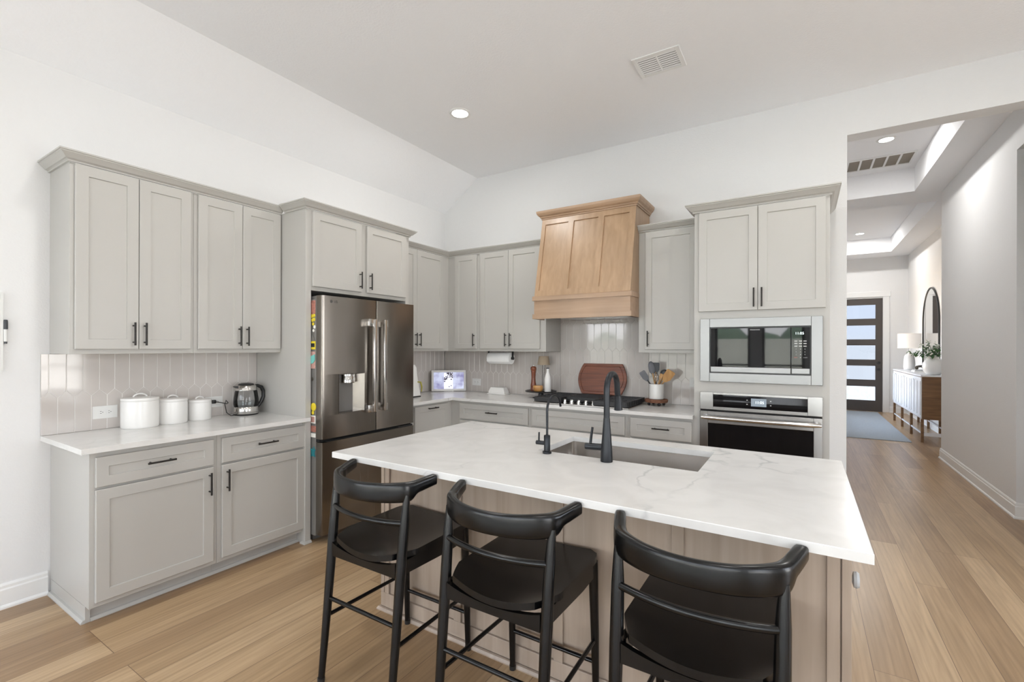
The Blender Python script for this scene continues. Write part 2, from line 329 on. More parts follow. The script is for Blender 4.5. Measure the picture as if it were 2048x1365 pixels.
# ------------------------------------------------------------------ mesh builder
class MB:
    def __init__(s): s.v = []; s.f = []
    def quad(s, *p):
        i = len(s.v); s.v += [tuple(q) for q in p]; s.f.append(tuple(range(i, i + len(p)))); return s
    def mesh(s, v, f):
        i = len(s.v); s.v += [tuple(q) for q in v]; s.f += [tuple(i + k for k in q) for q in f]; return s
    def box(s, x0, x1, y0, y1, z0, z1, bev=0.0):
        if x0 > x1: x0, x1 = x1, x0
        if y0 > y1: y0, y1 = y1, y0
        if z0 > z1: z0, z1 = z1, z0
        bev = min(bev, (x1 - x0) * .45, (y1 - y0) * .45, (z1 - z0) * .45)
        if bev <= 0:
            v = [(x, y, z) for z in (z0, z1) for y in (y0, y1) for x in (x0, x1)]
            return s.mesh(v, [(0, 2, 3, 1), (4, 5, 7, 6), (0, 1, 5, 4), (2, 6, 7, 3), (0, 4, 6, 2), (1, 3, 7, 5)])
        bm = bmesh.new(); bmesh.ops.create_cube(bm, size=1.0)
        for q in bm.verts:
            q.co = Vector(((x0 + x1) / 2 + q.co.x * (x1 - x0), (y0 + y1) / 2 + q.co.y * (y1 - y0), (z0 + z1) / 2 + q.co.z * (z1 - z0)))
        bmesh.ops.bevel(bm, geom=bm.edges[:], offset=bev, segments=2, affect='EDGES', profile=0.5)
        bm.verts.index_update()
        s.mesh([q.co[:] for q in bm.verts], [[w.index for w in f.verts] for f in bm.faces]); bm.free(); return s
    def prism(s, poly, a, b, axis='z'):
        """poly: 2D loop; extruded between a and b along axis. x-axis: (y,z), y-axis: (x,z), z-axis: (x,y)"""
        def P(p, t):
            return (t, p[0], p[1]) if axis == 'x' else (p[0], t, p[1]) if axis == 'y' else (p[0], p[1], t)
        n = len(poly); v = [P(p, a) for p in poly] + [P(p, b) for p in poly]
        f = [tuple(range(n))[::-1], tuple(range(n, 2 * n))] + [(i, (i + 1) % n, n + (i + 1) % n, n + i) for i in range(n)]
        return s.mesh(v, f)
    def loft(s, rings, caps=True, closed=False):
        n = len(rings[0]); v = [p for r in rings for p in r]; f = []
        m = len(rings)
        for i in range(m if closed else m - 1):
            j = (i + 1) % m
            for k in range(n):
                l = (k + 1) % n; f.append((i * n + k, i * n + l, j * n + l, j * n + k))
        if caps and not closed:
            f.append(tuple(range(n))[::-1]); f.append(tuple((m - 1) * n + k for k in range(n)))
        return s.mesh(v, f)
    def lathe(s, prof, c=(0, 0, 0), n=32, axis='z'):
        rings = []
        for r, z in prof:
            r = max(r, 1e-5); ring = []
            for k in range(n):
                a = 2 * PI * k / n; u, w = r * math.cos(a), r * math.sin(a)
                ring.append((c[0] + u, c[1] + w, c[2] + z) if axis == 'z' else (c[0] + z, c[1] + u, c[2] + w) if axis == 'x' else (c[0] + u, c[1] + z, c[2] + w))
            rings.append(ring)
        return s.loft(rings)
    def tube(s, pts, rad, n=12, squash=None):
        pts = [Vector(p) for p in pts]; m = len(pts)
        if not isinstance(rad, (list, tuple)): rad = [rad] * m
        t0 = (pts[1] - pts[0]).normalized()
        up = Vector((0, 0, 1)) if abs(t0.z) < 0.9 else Vector((0, 1, 0))
        nrm = (up - t0 * up.dot(t0)).normalized(); rings = []
        for i in range(m):
            t = ((pts[min(i + 1, m - 1)] - pts[i]).normalized() + (pts[i] - pts[max(i - 1, 0)]).normalized())
            t = t.normalized() if t.length > 1e-6 else t0
            nrm = (nrm - t * nrm.dot(t)).normalized(); bi = t.cross(nrm)
            rings.append([tuple(pts[i] + (nrm * math.cos(2 * PI * k / n) + bi * math.sin(2 * PI * k / n)) * rad[i]) for k in range(n)])
        return s.loft(rings)
    def ball(s, c, rx, ry=None, rz=None, n=16, m=10):
        ry = ry or rx; rz = rz or rx; rings = []
        for i in range(m + 1):
            a = PI * i / m; r = max(math.sin(a), 1e-4)
            rings.append([(c[0] + rx * r * math.cos(2 * PI * k / n), c[1] + ry * r * math.sin(2 * PI * k / n), c[2] - rz * math.cos(a)) for k in range(n)])
        return s.loft(rings)
    def sweep(s, path, prof):
        """mitred moulding: plan path (x,y), profile (out,z) to the right hand of travel"""
        n = len(path); offs = []
        for i in range(n):
            p = Vector(path[i])
            d0 = (p - Vector(path[i - 1])).normalized() if i else None
            d1 = (Vector(path[i + 1]) - p).normalized() if i < n - 1 else None
            r = lambda d: Vector((d.y, -d.x))
            if d0 is None: o = r(d1)
            elif d1 is None: o = r(d0)
            else:
                o = r(d0) + r(d1); o = o / (1 + r(d0).dot(r(d1)))
            offs.append(o)
        rings = [[(path[i][0] + offs[i].x * u, path[i][1] + offs[i].y * u, z) for u, z in prof] for i in range(n)]
        return s.loft(rings)
    def shaker(s, F, u0, u1, v0, v1, d0, d1, stile=0.056, rec=0.007, rail=None):
        """framed door or drawer front: F maps (u,v,depth) to xyz; d1 is the face"""
        rail = rail or stile; c = 0.0025
        def R(a, b, e, f, d): return [F(a, e, d), F(b, e, d), F(b, f, d), F(a, f, d)]
        back = R(u0, u1, v0, v1, d0); side = R(u0, u1, v0, v1, d1 - c)
        face = R(u0 + c, u1 - c, v0 + c, v1 - c, d1)
        inn = R(u0 + stile, u1 - stile, v0 + rail, v1 - rail, d1)
        pan = R(u0 + stile + c, u1 - stile - c, v0 + rail + c, v1 - rail - c, d1 - rec)
        return s.loft([back, side, face, inn, pan])
    def tf(s, mat):
        s.v = [tuple(mat @ Vector(p)) for p in s.v]; return s
    def build(s, name, mat, parent=None, smooth=None, loc=None):
        me = bpy.data.meshes.new(name)
        me.from_pydata(s.v, [], s.f)
        bm = bmesh.new(); bm.from_mesh(me)
        bmesh.ops.remove_doubles(bm, verts=bm.verts, dist=1e-6)
        bmesh.ops.recalc_face_normals(bm, faces=bm.faces)
        bm.to_mesh(me); bm.free()
        if smooth is not None:
            me.polygons.foreach_set('use_smooth', [True] * len(me.polygons))
            me.set_sharp_from_angle(angle=math.radians(smooth))
        if isinstance(mat, (list, tuple)):
            for q in mat: me.materials.append(q)
        else: me.materials.append(mat)
        o = bpy.data.objects.new(name, me); COL.objects.link(o)
        if parent: o.parent = parent
        if loc: o.location = loc
        return o
def tag(o, label, cat, group=None):
    o['label'] = label; o['category'] = cat
    if group: o['group'] = group
    return o
def thing(name, label, cat, loc=(0, 0, 0), rz=0.0, group=None):
    o = bpy.data.objects.new(name, None); COL.objects.link(o)
    o.empty_display_size = 0.05; o.location = loc; o.rotation_euler = (0, 0, rz)
    return tag(o, label, cat, group)
def struct(name, mb, mat, smooth=None):
    o = mb.build(name, mat, None, smooth); o['kind'] = 'structure'; return o
def text_mesh(name, txt, size, mat, parent, mw, extr=0.0004, align='CENTER'):
    cu = bpy.data.curves.new(name, 'FONT'); cu.body = txt; cu.size = size; cu.extrude = extr
    cu.align_x = align; cu.align_y = 'CENTER'
    t = bpy.data.objects.new(name, cu); COL.objects.link(t)
    dg = bpy.context.evaluated_depsgraph_get(); dg.update()
    me = bpy.data.meshes.new_from_object(t.evaluated_get(dg)); me.transform(mw)
    bpy.data.objects.remove(t); bpy.data.curves.remove(cu)
    me.name = name; me.materials.clear(); me.materials.append(mat)
    o = bpy.data.objects.new(name, me); COL.objects.link(o)
    if parent: o.parent = parent
    return o
FX = Matrix(((0, 0, 1, 0), (1, 0, 0, 0), (0, 1, 0, 0), (0, 0, 0, 1)))       # text facing +x, reading along +y
FY = Matrix(((1, 0, 0, 0), (0, 0, -1, 0), (0, 1, 0, 0), (0, 0, 0, 1)))      # text facing -y, reading along +x
def at(m, x, y, z): return Matrix.Translation((x, y, z)) @ m
LW = lambda u, v, d: (d, u, v)            # left wall fronts: u along y, depth along +x
BW = lambda u, v, d: (u, -d, v)           # back wall fronts: u along x, depth along -y

# ------------------------------------------------------------------ room shell
Z1, ZS, XS = 3.385, 3.043, 0.488
struct('floor', MB().box(-2.75, 8.15, -8.75, 9.0, -0.12, 0.0), M['floor'])
struct('wall_left', MB().box(-0.15, 0.0, -4.45, 0.15, 0.0, 3.6), M['wall'])
struct('wall_back', MB().box(0.0, 3.97, 0.0, 0.148, 0.0, 3.6).box(3.97, 5.21, 0.0, 0.148, 3.05, 3.6).box(5.21, 8.15, 0.0, 0.148, 0.0, 3.6), M['wall'])
struct('ceiling', MB().prism([(0.0, ZS), (XS, Z1), (8.15, Z1), (8.15, 3.62), (-0.15, 3.62), (-0.15, ZS)], -4.45, 0.148, 'y')
       .box(-2.75, 8.15, -8.75, -4.45, Z1, 3.62), M['ceiling'])
def wall_with_holes(name, axis, pos0, pos1, a0, a1, z1, holes):
    mb = MB(); cur = a0
    def bx(u0, u1, w0, w1):
        if axis == 'y': mb.box(u0, u1, pos0, pos1, w0, w1)
        else: mb.box(pos0, pos1, u0, u1, w0, w1)
    for u0, u1, w0, w1 in sorted(holes):
        bx(cur, u0, 0, z1); bx(u0, u1, 0, w0); bx(u0, u1, w1, z1); cur = u1
    bx(cur, a1, 0, z1)
    return struct(name, mb, M['wall'])
wall_with_holes('wall_rear', 'y', REAR_Y - 0.15, REAR_Y, -2.75, 8.15, 3.6, [(a, b, WZ0, WZ1) for a, b in REAR_WIN])
wall_with_holes('wall_right', 'x', RIGHT_X, RIGHT_X + 0.15, -8.6, 0.0, 3.6, [(a, b, RZ0, WZ1) for a, b in RIGHT_WIN])
struct('wall_living_left', MB().box(-2.75, -2.6, -8.6, -4.45, 0, 3.6), M['wall'])
struct('wall_living_front', MB().box(-2.6, -0.15, -4.6, -4.45, 0, 3.6), M['wall'])
wi = 0
def window(axis, p, a, b, z0, z1):
    """black framed window with one mullion line and a clear pane"""
    global wi; wi += 1
    o = bpy.data.objects.new('window_%d' % wi, None); COL.objects.link(o); o['kind'] = 'structure'
    fr, pn = MB(), MB(); t = 0.05
    def bx(mb, u0, u1, w0, w1, d0, d1):
        if axis == 'y': mb.box(u0, u1, p + d0, p + d1, w0, w1)
        else: mb.box(p - d1, p - d0, u0, u1, w0, w1)
    for u0, u1, w0, w1 in ((a, a + t, z0, z1), (b - t, b, z0, z1), (a + t, b - t, z0, z0 + t), (a + t, b - t, z1 - t, z1)):
        bx(fr, u0, u1, w0, w1, -0.10, -0.04)
    bx(fr, a + t, b - t, 1.02, 1.06, -0.09, -0.05)
    bx(pn, a + t, b - t, z0 + t, z1 - t, -0.073, -0.067)
    f = fr.build('window_frame', M['winframe'], o); g = pn.build('window_pane', M['pane'], o)
for a, b in REAR_WIN: window('y', REAR_Y, a, b, WZ0, WZ1)
window('x', 3.45, HWIN[0], HWIN[1], HWIN[2], HWIN[3])
for a, b in RIGHT_WIN: window('x', RIGHT_X + 0.15 - 0.15 + 0.0, a, b, RZ0, WZ1)

# hall behind the back wall: ceiling band with two raised trays
HZ, TZ = 3.46, 3.77
hc = MB()
X0, X1 = 3.45, 5.78
for x0, x1, y0, y1 in ((X0, 3.9, 0.148, 8.82), (4.907, X1, 0.148, 3.50), (5.257, X1, 4.18, 8.82), (3.9, 4.907, 0.148, 0.45),
                       (3.9, X1, 3.50, 4.18), (3.9, 5.257, 8.15, 8.82)):
    hc.box(x0, x1, y0, y1, HZ, TZ + 0.1)
hc.box(3.9, 4.907, 0.45, 3.50, TZ, TZ + 0.1).box(3.9, 5.257, 4.18, 8.15, TZ, TZ + 0.1)
hc.box(5.35, 8.15, 0.148, 1.21, HZ, TZ + 0.1)
struct('ceiling_hall', hc, M['ceiling'])
wall_with_holes('wall_hall_left', 'x', 3.30, 3.45, 0.148, 8.97, 3.9, [(HWIN[0], HWIN[1], HWIN[2], HWIN[3])])
struct('wall_hall_right', MB().box(5.21, 5.63, 1.21, 3.71, 0, HZ).box(5.21, 5.35, 0.148, 1.21, 3.10, HZ), M['wall'])
struct('wall_side_passage', MB().box(5.63, 8.15, 1.21, 1.36, 0, HZ).box(8.0, 8.15, 0.148, 1.21, 0, HZ), M['wall'])
struct('wall_foyer_right', MB().box(5.63, 5.78, 3.71, 8.97, 0, HZ), M['wall'])
DX0, DX1, DZ = 4.285, 5.196, 2.546
struct('wall_hall_end', MB().box(3.45, DX0 - 0.001, 8.82, 8.97, 0, HZ).box(DX1 + 0.001, 5.63, 8.82, 8.97, 0, HZ).box(DX0 - 0.001, DX1 + 0.001, 8.82, 8.97, DZ + 0.001, HZ), M['wall'])

# baseboards: tall board with a stepped top and a quarter round at the floor
BB = [(0, 0), (0.022, 0), (0.022, 0.010), (0.017, 0.019), (0.013, 0.021), (0.013, 0.100), (0.009, 0.108), (0.009, 0.122), (0.004, 0.134), (0, 0.134)]
struct('baseboard_left', MB().sweep([(0.0, -4.44), (0.0, -3.50)], BB), M['trim'])
struct('baseboard_right', MB().sweep([(5.63, 3.72), (5.21, 3.72), (5.21, 1.20), (7.99, 1.20)][::-1], [(-u, z) for u, z in BB]), M['trim'])
struct('baseboard_foyer', MB().sweep([(5.63, 8.80), (5.63, 3.75)], BB), M['trim'])
struct('baseboard_end', MB().sweep([(5.315, 8.82), (5.61, 8.82)], BB), M['trim'])
struct('baseboard_back', MB().sweep([(3.842, 0.0), (3.97, 0.0)], BB).sweep([(5.21, 0.0), (7.99, 0.0)], BB), M['trim'])
struct('trim_1', MB().box(DX1 + 0.001, DX1 + 0.115, 8.80, 8.82, 0, DZ + 0.03, 0.004).box(DX0 - 0.115, DX0 - 0.001, 8.80, 8.82, 0, DZ + 0.03, 0.004)
       .box(DX0 - 0.135, DX1 + 0.135, 8.796, 8.82, DZ + 0.03, DZ + 0.15, 0.004), M['trim'])

# front door with five lites
d = bpy.data.objects.new('door_1', None); COL.objects.link(d); d['kind'] = 'structure'
lites = [(2.404, 2.093), (1.942, 1.626), (1.488, 1.168), (1.026, 0.711), (0.560, 0.244)]
mb = MB(); yb0, yb1 = 8.84, 8.885; xl0, xl1 = 4.41, 5.072
mb.box(DX0, xl0, yb0, yb1, 0.001, DZ).box(xl1, DX1, yb0, yb1, 0.001, DZ)
edges = [DZ] + [z for p in lites for z in p] + [0.001]
for i in range(0, len(edges), 2): mb.box(xl0, xl1, yb0, yb1, edges[i + 1], edges[i])
mb.build('door_slab', M['doorpaint'], d)
for a, b in lites: MB().box(xl0, xl1, 8.86, 8.866, b, a).build('door_pane', M['frost'], d)
MB().lathe([(0.0, -0.05), (0.028, -0.05), (0.030, -0.03), (0.012, -0.02), (0.012, 0.0), (0.032, 0.001), (0.032, 0.012)], (5.13, 8.826, 0.95), 20, 'y').build('door_knob', M['black_metal'], d, 40)
MB().lathe([(0.0, -0.02), (0.03, -0.018), (0.032, 0.012)], (5.13, 8.826, 1.10), 20, 'y').build('door_lock', M['black_metal'], d, 40)

# what stands outside the rear windows: deck, pale fence, far hedge
tag(MB().box(-9, 15, -16.0, -8.8, -0.22, -0.14).build('patio_deck', M['quarry']), 'grey boarded deck outside the rear windows', 'deck')
fm = MB()
for i in range(60): fm.box(-9 + i * 0.4, -9 + i * 0.4 + 0.392, -16.06, -16.0, -0.2, 1.75)
tag(fm.build('board_fence', M['fence']), 'pale board fence at the end of the deck outside', 'fence')
hm = MB()
for i in range(16): hm.ball((-9 + i * 1.6, -21 + random.uniform(-.5, .5), 0.5), 1.3, 1.0, random.uniform(1.5, 2.2), 12, 8)
tag(hm.build('hedge', M['hedge'], None, 60), 'dark green hedge beyond the pale fence', 'hedge')
tag(MB().box(-2, 14, 9.0, 22, -0.2, -0.1).build('driveway', plain('concrete', '#b8b2aa', 0.9)), 'pale concrete drive outside the front door', 'drive')

tag(MB().box(-1.8, 7.2, -8.3, -5.0, 0.0, 0.014, 0.003).build('unseen_bounce_rug', M['petal']), 'large cream rug added unseen behind the camera to bounce light onto the ceiling', 'rug')  # added pale reflector, unseen, throws daylight up to the ceiling

# ------------------------------------------------------------------ cabinetry helpers
def bar_pull(mb, F, u, v, d, length, vertical=True, r=0.0055):
    """round bar pull on two short posts; (u,v) is its centre, d the face it stands on"""
    h = length / 2; p = lambda t, dd: F(u, v + t, dd) if vertical else F(u + t, v, dd)
    mb.tube([p(-h, d + 0.030), p(h, d + 0.030)], r, 10)
    for t in (-h * 0.72, h * 0.72): mb.tube([p(t, d), p(t, d + 0.030)], r * 0.85, 8)
def door(parent, F, u0, u1, v0, v1, d0, handle=None, hv=True, name='door', stile=0.056, mat='cab', hl=0.135):
    o = MB().shaker(F, u0, u1, v0, v1, d0, d0 + 0.019, stile).build(name, M[mat], parent)
    if handle:
        h = MB(); bar_pull(h, F, handle[0], handle[1], d0 + 0.019, hl, hv); h.build('handle', M['handle'], o, 40)
    return o
CROWN = [(0, 0), (0.010, 0), (0.010, 0.008), (0.015, 0.012), (0.022, 0.014), (0.033, 0.026), (0.043, 0.036), (0.047, 0.039), (0.047, 0.044), (0.053, 0.046), (0.053, 0.054), (0, 0.054)]
def crown(z, k=1.0): return [(u * k, z + w * k) for u, w in CROWN]

# --- left wall, wall cabinets
FZ0, FZ1 = 1.384, 2.425
def wall_cab_left(y0, y1, doors, handles, label):
    t = thing('wall_cabinet', label, 'cabinet', (0, (y0 + y1) / 2, FZ0)); oy = (y0 + y1) / 2
    F = lambda u, v, d: (d, u - oy, v - FZ0)
    MB().box(0.002, 0.33, y0 - oy, y1 - oy, 0, FZ1 - FZ0, 0.0015).build('carcass', M['cab'], t)
    for (a, b), h in zip(doors, handles): door(t, F, a, b, 1.411, 2.419, 0.331, (h, 1.500))
    return t
wall_cab_left(-3.494, -2.8915, [(-3.475, -3.190), (-3.187, -2.912)], [-3.217, -3.162], 'greige two-door wall cabinet at the far left end, above the white canisters')
wall_cab_left(-2.8905, -2.297, [(-2.869, -2.588), (-2.585, -2.306)], [-2.613, -2.559], 'greige two-door wall cabinet above the glass kettle, left of the fridge surround')
tag(MB().sweep([(0.002, -3.494), (0.335, -3.494), (0.335, -2.297)], crown(2.425)).build('crown_molding', M['cab']),
    'greige crown moulding along the wall cabinets left of the fridge', 'crown moulding')

# --- left wall, base cabinets
def base_cab_left(y0, y1, fr, dh, drh, label, endpanel=False):
    t = thing('base_cabinet', label, 'cabinet', (0, (y0 + y1) / 2, 0)); oy = (y0 + y1) / 2
    F = lambda u, v, d: (d, u - oy, v)
    MB().box(0.003, 0.61, y0 - oy, y1 - oy, 0.085, 0.885, 0.0015).build('carcass', M['cab'], t)
    k = MB().box(0.003, 0.545, y0 - oy + (0.021 if endpanel else 0), y1 - oy, 0.0, 0.0845)
    k.sweep([(0.5455, y0 - oy + (0.021 if endpanel else 0)), (0.5455, y1 - oy)], [(0, 0), (0.018, 0), (0.018, 0.006), (0.010, 0.017), (0, 0.019)])
    if endpanel:
        k.box(0.003, 0.560, y0 - oy - 0.0, y0 - oy + 0.02, 0, 0.0845)
        k.sweep([(0.02, y0 - oy), (0.562, y0 - oy)], [(0, 0), (0.018, 0), (0.018, 0.006), (0.010, 0.017), (0, 0.019)])
    k.build('toe_kick', M['cab'], t)
    door(t, F, fr[0], fr[1], 0.702, 0.857, 0.611, (drh, 0.785), False, 'drawer', 0.052)
    door(t, F, fr[0], fr[1], 0.112, 0.689, 0.611, (dh, 0.594), True)
    return t
base_cab_left(-3.489, -2.8815, (-3.467, -2.905), -2.932, -3.186, 'wide greige base cabinet with an exposed end, at the far left under the canisters', True)
base_cab_left(-2.8805, -2.297, (-2.857, -2.292), -2.829, -2.577, 'greige base cabinet under the kettle, beside the fridge surround')
tag(MB().prism([(0.002, -3.532), (0.66, -3.532), (0.66, -2.266), (0.643, -2.266), (0.643, -2.297), (0.002, -2.297)], 0.886, 0.914).build('countertop', M['quartz']),
    'white quartz countertop on the base cabinets left of the fridge', 'countertop')

# --- fridge surround
t = thing('refrigerator_cabinet', 'tall greige surround with two small doors above the stainless fridge', 'cabinet', (0, -1.78, 0)); oy = -1.78
F = lambda u, v, d: (d, u - oy, v)
shoe = [(0, 0), (0.016, 0), (0.016, 0.006), (0.010, 0.016), (0, 0.018)]
for y0, y1 in ((-2.296, -2.252), (-1.302, -1.261)):
    MB().box(0.003, 0.64, y0 - oy, y1 - oy, 0, 2.43, 0.0015).sweep([(0.60, y0 - oy), (0.64, y0 - oy), (0.64, y1 - oy)], shoe).build('side_panel', M['cab'], t)
MB().box(0.003, 0.6395, -2.2515 - oy, -1.3025 - oy, 1.8405, 2.4295, 0.0015).build('carcass', M['cab'], t)
door(t, F, -2.247, -1.806, 1.870, 2.420, 0.641, (-1.829, 1.962))
door(t, F, -1.752, -1.310, 1.870, 2.420, 0.641, (-1.727, 1.962))
MB().sweep([(0.39, -2.296 - oy), (0.645, -2.296 - oy), (0.645, -1.261 - oy), (0.39, -1.261 - oy)], crown(2.43)).build('crown', M['cab'], t)

# --- corner wall cabinets
t = thing('wall_cabinet', 'greige two-door wall cabinet in the corner, on the wall just right of the fridge', 'cabinet', (0, -0.79, FZ0)); oy = -0.79
F = lambda u, v, d: (d, u - oy, v - FZ0)
MB().box(0.003, 0.33, -1.2595 - oy, -0.003 - oy, 0, FZ1 - FZ0, 0.0015).build('carcass', M['cab'], t)
door(t, F, -1.247, -0.846, 1.411, 2.419, 0.331, (-0.873, 1.503)); door(t, F, -0.843, -0.436, 1.411, 2.419, 0.331, (-0.816, 1.503))
def wall_cab_back(x0, x1, doors, handles, label):
    ox = (x0 + x1) / 2; t = thing('wall_cabinet', label, 'cabinet', (ox, 0, FZ0))
    F = lambda u, v, d: (u - ox, -d, v - FZ0)
    MB().box(x0 - ox, x1 - ox, -0.33, -0.003, 0, FZ1 - FZ0, 0.0015).build('carcass', M['cab'], t)
    for (a, b), h in zip(doors, handles): door(t, F, a, b, 1.411, 2.421, 0.331, (h, 1.503))
    return t
wall_cab_back(0.331, 0.7555, [(0.434, 0.731)], [0.706], 'narrow single-door greige wall cabinet next to the corner, above the photo frame')
wall_cab_back(0.7565, 1.561, [(0.781, 1.1315), (1.1345, 1.500)], [1.110, 1.167], 'greige two-door wall cabinet above the paper towel roll, left of the wooden hood')
wall_cab_back(2.474, 2.984, [(2.533, 2.957)], [2.562], 'single-door greige wall cabinet above the utensil crock, right of the wooden hood')
tag(MB().sweep([(0.335, -1.2595), (0.335, -0.335), (1.561, -0.335)], crown(2.4255)).build('crown_molding', M['cab']),
    'greige crown moulding running round the corner between fridge and hood', 'crown moulding')
tag(MB().sweep([(2.4745, -0.335), (2.9845, -0.335)], crown(2.4255)).build('crown_molding', M['cab']),
    'short greige crown moulding on the cabinet right of the hood', 'crown moulding')

# --- back run base cabinets
t = thing('base_cabinet', 'greige base cabinet with a sideways pull on its top rail, right of the fridge', 'cabinet', (0, -0.63, 0)); oy = -0.63
F = lambda u, v, d: (d, u - oy, v)
MB().box(0.003, 0.61, -1.2595 - oy, -0.003 - oy, 0.085, 0.885).build('carcass', M['cab'], t)
MB().box(0.003, 0.545, -1.2595 - oy, -0.003 - oy, 0, 0.0845).build('toe_kick', M['cab'], t)
door(t, F, -1.163, -0.680, 0.112, 0.862, 0.611, (-0.932, 0.835), False)
def base_cab_back(x0, x1, drawer, dh, doors, label):
    ox = (x0 + x1) / 2; t = thing('base_cabinet', label, 'cabinet', (ox, 0, 0)); F = lambda u, v, d: (u - ox, -d, v)
    MB().box(x0 - ox, x1 - ox, -0.61, -0.003, 0.085, 0.885).build('carcass', M['cab'], t)
    MB().box(x0 - ox, x1 - ox, -0.545, -0.003, 0, 0.0845).build('toe_kick', M['cab'], t)
    door(t, F, drawer[0], drawer[1], 0.704, 0.860, 0.611, (dh, 0.788) if dh else None, False, 'drawer', 0.052)
    for (a, b), h in doors: door(t, F, a, b, 0.112, 0.690, 0.611, (h, 0.6), True)
base_cab_back(0.611, 1.5495, (0.732, 1.531), 1.139, [((0.732, 1.130), 1.10), ((1.133, 1.531), 1.16)], 'greige base cabinet with one wide drawer, left of the cooktop')
base_cab_back(1.5505, 2.4675, (1.574, 2.446), None, [((1.574, 2.008), 1.98), ((2.011, 2.446), 2.04)], 'greige base cabinet with a handleless front under the cooktop')
base_cab_back(2.4685, 2.984, (2.494, 2.970), 2.744, [((2.494, 2.970), 2.52)], 'narrow greige base cabinet with a drawer, right of the cooktop beside the oven tower')
tag(MB().prism([(0.003, -1.2595), (0.66, -1.2595), (0.66, -0.66), (2.984, -0.66), (2.984, -0.003), (0.003, -0.003)], 0.886, 0.914).build('countertop', M['quartz']),
    'white quartz L-shaped countertop in the corner under the cooktop', 'countertop')

# --- oven tower
t = thing('oven_cabinet', 'tall greige oven cabinet with two doors over the microwave and oven', 'cabinet', (3.412, 0, 0)); ox = 3.412
F = lambda u, v, d: (u - ox, -d, v)
MB().box(2.985 - ox, 3.839 - ox, -0.59, -0.003, 0, 2.445).build('carcass', M['cab'], t)
ff = MB()
for a, b, z0, z1 in ((2.985, 3.03, 0.085, 2.445), (3.80, 3.839, 0.085, 2.445), (3.03, 3.80, 1.643, 2.445), (3.03, 3.80, 1.097, 1.178), (3.03, 3.80, 0.085, 0.34)):
    ff.box(a - ox, b - ox, -0.61, -0.59, z0, z1)
ff.build('face_frame', M['cab'], t)
door(t, F, 3.018, 3.4125, 1.699, 2.440, 0.611, (3.391, 1.787)); door(t, F, 3.4155, 3.816, 1.699, 2.440, 0.611, (3.441, 1.787))
MB().sweep([(2.985 - ox, -0.40), (2.985 - ox, -0.615), (3.839 - ox, -0.615), (3.839 - ox, -0.004)], crown(2.446, 1.12)).build('crown', M['cab'], t)

# ------------------------------------------------------------------ backsplash tiles: picket shaped, each a bevelled slab with its own slight tilt
def clip(poly, k, lim, keep_less):
    out = []
    for i in range(len(poly)):
        a, b = poly[i], poly[(i + 1) % len(poly)]
        ia = (a[k] <= lim) if keep_less else (a[k] >= lim); ib = (b[k] <= lim) if keep_less else (b[k] >= lim)
        if ia: out.append(a)
        if ia != ib:
            s = (lim - a[k]) / (b[k] - a[k]); out.append((a[0] + (b[0] - a[0]) * s, a[1] + (b[1] - a[1]) * s))
    return out
def tiles(F, name, regions, u_ref, label):
    w, P, A, g = 0.0756, 0.2615, 0.019, 0.0012
    tm, gm = MB(), MB(); rnd = random.Random(5)
    for (u0, u1, v0, v1) in regions:
        gm.loft([[F(u0, v0, d), F(u1, v0, d), F(u1, v1, d), F(u0, v1, d)] for d in (0.001, 0.0088)])
        for row in range(-2, 4):
            zb = 1.143 + row * P
            off = 0.0 if row % 2 == 0 else 0.5
            for k in range(int((u0 - u_ref) / w) - 2, int((u1 - u_ref) / w) + 2):
                ua = u_ref + (k + off) * w; ub = ua + w; um = (ua + ub) / 2
                # bottom point between two peaks of the row below, top point like it
                poly = [(ua + g, zb + A - g), (um, zb - A + g * 1.6), (ub - g, zb + A - g), (ub - g, zb + P - A + g), (um, zb + P + A - g * 1.6), (ua + g, zb + P - A + g)]
                for kk, lim, less in ((0, u0, False), (0, u1, True), (1, v0, False), (1, v1, True)):
                    if poly: poly = clip(poly, kk, lim, less)
                if len(poly) < 3: continue
                cu = sum(p[0] for p in poly) / len(poly); cv = sum(p[1] for p in poly) / len(poly)
                if max(p[0] for p in poly) - min(p[0] for p in poly) < 0.004 or max(p[1] for p in poly) - min(p[1] for p in poly) < 0.004: continue
                tu, tv = rnd.gauss(0, 0.0012), rnd.gauss(0, 0.0008)
                r0 = [F(p[0], p[1], 0.005) for p in poly]
                r1 = [F(p[0], p[1], 0.0085 + (p[0] - cu) * tu + (p[1] - cv) * tv) for p in poly]
                ins = [(cu + (p[0] - cu) * (1 - 0.0014 / max(0.01, abs(p[0] - cu))) if abs(p[0] - cu) > 0.006 else p[0],
                        cv + (p[1] - cv) * (1 - 0.0014 / max(0.01, abs(p[1] - cv)))) for p in poly]
                r2 = [F(p[0], p[1], 0.0098 + (p[0] - cu) * tu + (p[1] - cv) * tv) for p in ins]
                tm.loft([r0, r1, r2])
    t = thing(name, label, 'backsplash')
    gm.build('grout', M['grout'], t); tm.build('tile', M['tile'], t)
tiles(LW, 'tile_backsplash', [(-3.532, -2.298, 0.915, 1.382)], -3.499, 'greige picket tile backsplash behind the canisters and kettle, left of the fridge')
def bs(reg, uref, F, label): tiles(F, 'tile_backsplash', reg, uref, label)
bs([(0.012, 1.5605, 0.9155, 1.382), (1.5625, 2.4725, 0.9155, 1.72), (2.4745, 2.983, 0.9155, 1.382)], 1.893 - 0.0756 * 20 + 0.0756 / 2 + 0.0378, BW, 'greige picket tile backsplash behind the cooktop, reaching up under the hood')
bs([(-1.2585, -0.013, 0.9155, 1.382)], -1.25, LW, 'greige picket tile backsplash on the short wall between fridge and corner')

